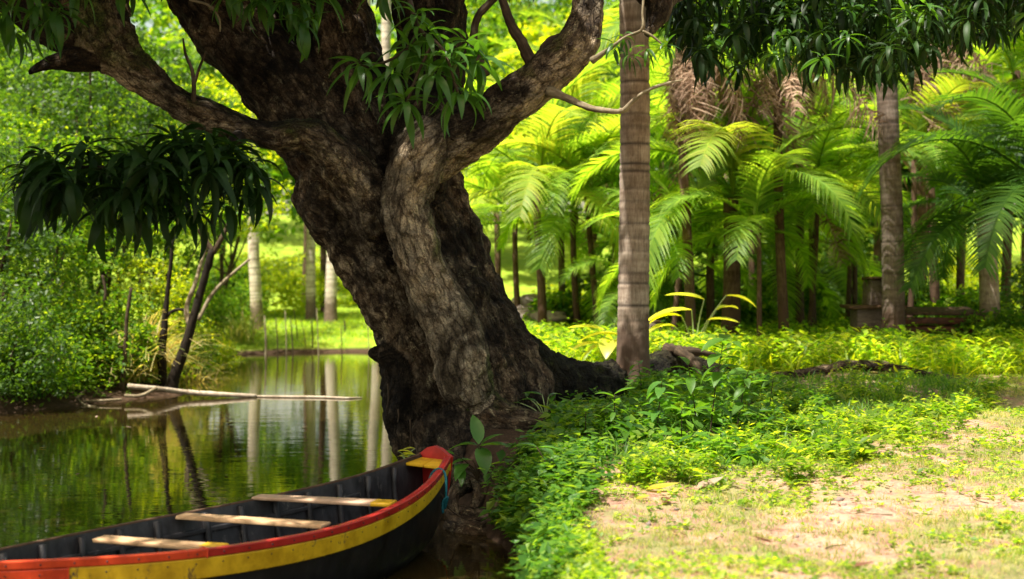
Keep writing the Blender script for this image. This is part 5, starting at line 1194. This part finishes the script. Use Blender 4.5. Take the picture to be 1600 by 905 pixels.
    me = bpy.data.meshes.new('bow_board'); me.from_pydata([v.tolist() for v in V], [], fc); me.materials.append(M['red']); link('bow_board', me, None, top)
    for (u0, u1, sp) in ((-1.0, -.03, 0), (.0, 1.0, 0)):
        ks = [-6, -4, -2, -1]; V = []
        s0, s1 = s[-1]-.20, s[-1]-.008
        for zz in (0, -.02):
            for ss in (s0, s1):
                cc = np.interp(ss, s, C); ww = np.interp(ss, s, Wd)-.02; z_ = np.interp(ss, s, zg)-.015
                V += [pt(ss, cc+ww*u0, z_+zz)-org, pt(ss, cc+ww*u1, z_+zz)-org]
        me = bpy.data.meshes.new('deck_plank'); me.from_pydata([v.tolist() for v in V], [], [[0,1,3,2],[4,6,7,5],[0,4,5,1],[2,3,7,6],[0,2,6,4],[1,5,7,3]]); me.materials.append(M['yellow_bright'])
        o = link('deck_plank', me, None, top); bv = o.modifiers.new('b', 'BEVEL'); bv.width = .004
    # nail heads along the stripe and rim
    parts = []
    for si in np.arange(3.5, 6.9, .135):
        k = int(np.argmin(abs(s-si)))
        for o_, z_ in ((Wd[k]+.0225-(Wd[k]*.035*.03/(.22*(zg[k]-bot[k]))), -.066), (Wd[k]+.0285, -.012)):
            c = pt(si, np.interp(si, s, C)+np.interp(si, s, Wd)-Wd[k]+o_, zg[k]+z_)-org; n8 = 6; aa = np.arange(n8)*2*np.pi/n8; bb = np.array([*B, 0]); a3 = np.array([*A, 0])
            ring = [c-bb*.003+(a3*np.cos(q)+np.array([0, 0, 1])*np.sin(q))*.0055 for q in aa]; ring2 = [c+bb*.0015+(a3*np.cos(q)+np.array([0, 0, 1])*np.sin(q))*.0045 for q in aa]
            V = np.array(ring+ring2+[c+bb*.0022]); T = [[n8+q, n8+(q+1) % n8, 12] for q in range(n8)]; Q = [[q, (q+1) % n8, n8+(q+1) % n8, n8+q] for q in range(n8)]
            parts.append((V, np.array(Q), np.array(T)))
    V, Q, T = join(parts); tag(link('nail', mesh_np('nail', V, Q, T), M['black'], top), kind='stuff')
    # stern board beyond the frame
    k = 0; pr = full(0)(0); V = [pt(s[0]-.01, C[0]+a, z)-org for a, z in pr]+[pt(s[0]+.02, C[0]+a, z)-org for a, z in pr]; m = len(pr)
    me = bpy.data.meshes.new('stern_board'); me.from_pydata([v.tolist() for v in V], [], [list(range(m)), list(reversed(range(m, 2*m)))]+[[j, j+m, (j+1) % m+m, (j+1) % m] for j in range(m)]); me.materials.append(M['orange']); link('stern_board', me, None, top)
    # black mark painted on the orange stern quarter
    return s, C, Wd, zg, pt, org, top
bs = boat()
def rope(ctrl, r, mat, label):
    P = [at(*c) for c in ctrl]; b = P[0]; C = [[*(p-b), r] for p in P]
    return tag(link('rope', tube_mesh('rope', C, 8, 7, .05, 2), M[mat], None, b), label, 'rope')
rope([(668,760,9.0),(674,742,8.95),(684,733,8.9),(694,738,8.85),(697,755,8.8),(697,775,8.8),(695,795,8.82),(699,777,8.8),(692,785,8.8),(692,802,8.8)], .009, 'rope_blue', 'blue rope looped over the red rim of the boat')
rope([(673,744,8.8),(678,755,8.78),(690,775,8.95),(704,797,9.3),(722,808,9.6),(740,812,9.7)], .0055, 'rope_brown', 'thin brown rope running from boat rim to the exposed roots')


# leaves and scraps floating on the river
FL = [(60,700,.09,'leftmost'),(118,742,.07,'below the leftmost one'),(205,668,.10,'under the waterline branches'),(298,700,.07,'beside the trunk reflection'),(352,742,.08,'above the middle of the boat'),(470,668,.10,'beyond the tip of the glare streak'),(540,705,.08,'beyond the bow seat'),(430,712,.06,'in mid river'),(575,655,.08,'near the mango stub'),(30,790,.06,'close to the boat stern side'),(250,770,.07,'just beyond the boat rim'),(150,652,.09,'near the left bank')]
for i, (px, py, L, w) in enumerate(FL):
    Y = F*(H-.006)/(py-HOR); V, Q, _ = leafblade(4, .38, -.15, .15, .8)
    tag(link('floating_leaf', mesh_np('floating_leaf', V*L, Q, None, True), M[['fallen_yellow','fallen_brown','fallen_pale'][i % 3]], None, (X(px, Y), Y, .006), (0, -.05, i*1.3)), '%s floating leaf on the river, %s' % (['yellow','brown','pale'][i % 3], w), 'leaf', 'leaves floating on the river')
# twigs lying on the sandy ground
for i, (px, py, L, az, w) in enumerate([(960,775,.22,.3,'left of the long yellow leaf'),(1180,790,.16,2.2,'in the middle of the open soil'),(1060,868,.20,1.0,'low in the foreground left of centre'),(1395,800,.24,2.8,'right of the middle of the open soil'),(1290,842,.15,.6,'below the middle of the open soil'),(1480,690,.26,.2,'near the red brown leaf'),(1545,780,.18,1.8,'near the right edge'),(930,822,.16,2.6,'beside the bank plants')]):
    Y = F*(H-.52)/(py-HOR); x = X(px, Y); z = g1(x, Y)+.008; d = np.array([math.cos(az), math.sin(az), .02])*L; k = np.array([-math.sin(az), math.cos(az), 0])*L*.1
    tag(link('twig', tube_mesh('twig', [[0,0,0,.004],[*(d*.5+k),.0035],[*d,.002]], 6, 4, .1, i), M['twig_pale' if i % 2 else 'twig'], None, (x, Y, z)), '%s dry twig on the ground %s' % ('pale' if i % 2 else 'dark', w), 'twig', 'twigs on the sandy ground')
# crumbs of earth and pebbles
P = area(2600, [(.3,5),(4.4,5),(9,15),(7,17),(4.6,14.5),(1.3,9.4),(.5,8.6)], rg, .2); n = len(P)
oct_ = (np.array([[1,0,0],[-1,0,0],[0,1,0],[0,-1,0],[0,0,.7],[0,0,-.7]], float), None, np.array([[0,2,4],[2,1,4],[1,3,4],[3,0,4],[2,0,5],[1,2,5],[3,1,5],[0,3,5]]))
V, Q, T = scatter(oct_[0], None, oct_[2], np.stack([P[:, 0], P[:, 1], gz(P[:, 0], P[:, 1])+.002], 1), rand_rot(n, rg), np.stack([rg.gamma(2, .0035, n)]*3, 1)*rg.uniform(.6, 1.4, (n, 3)))
tag(link('pebbles', mesh_np('pebbles', V, Q, T), M['rock']), 'pebbles and crumbs of earth on the open soil', kind='stuff')

P = area(1500, [(.10,5.2),(.42,5.2),(.40,6.7),(.22,7.3),(.12,6.6)], rg, .05)
herbs('ground_cover', P, [herb_tmpl(rg, 12, .07, .04, .5) for _ in range(3)], 'herb', 'bright tufted weeds along the lip of the near bank', rg, .6, 1.3)
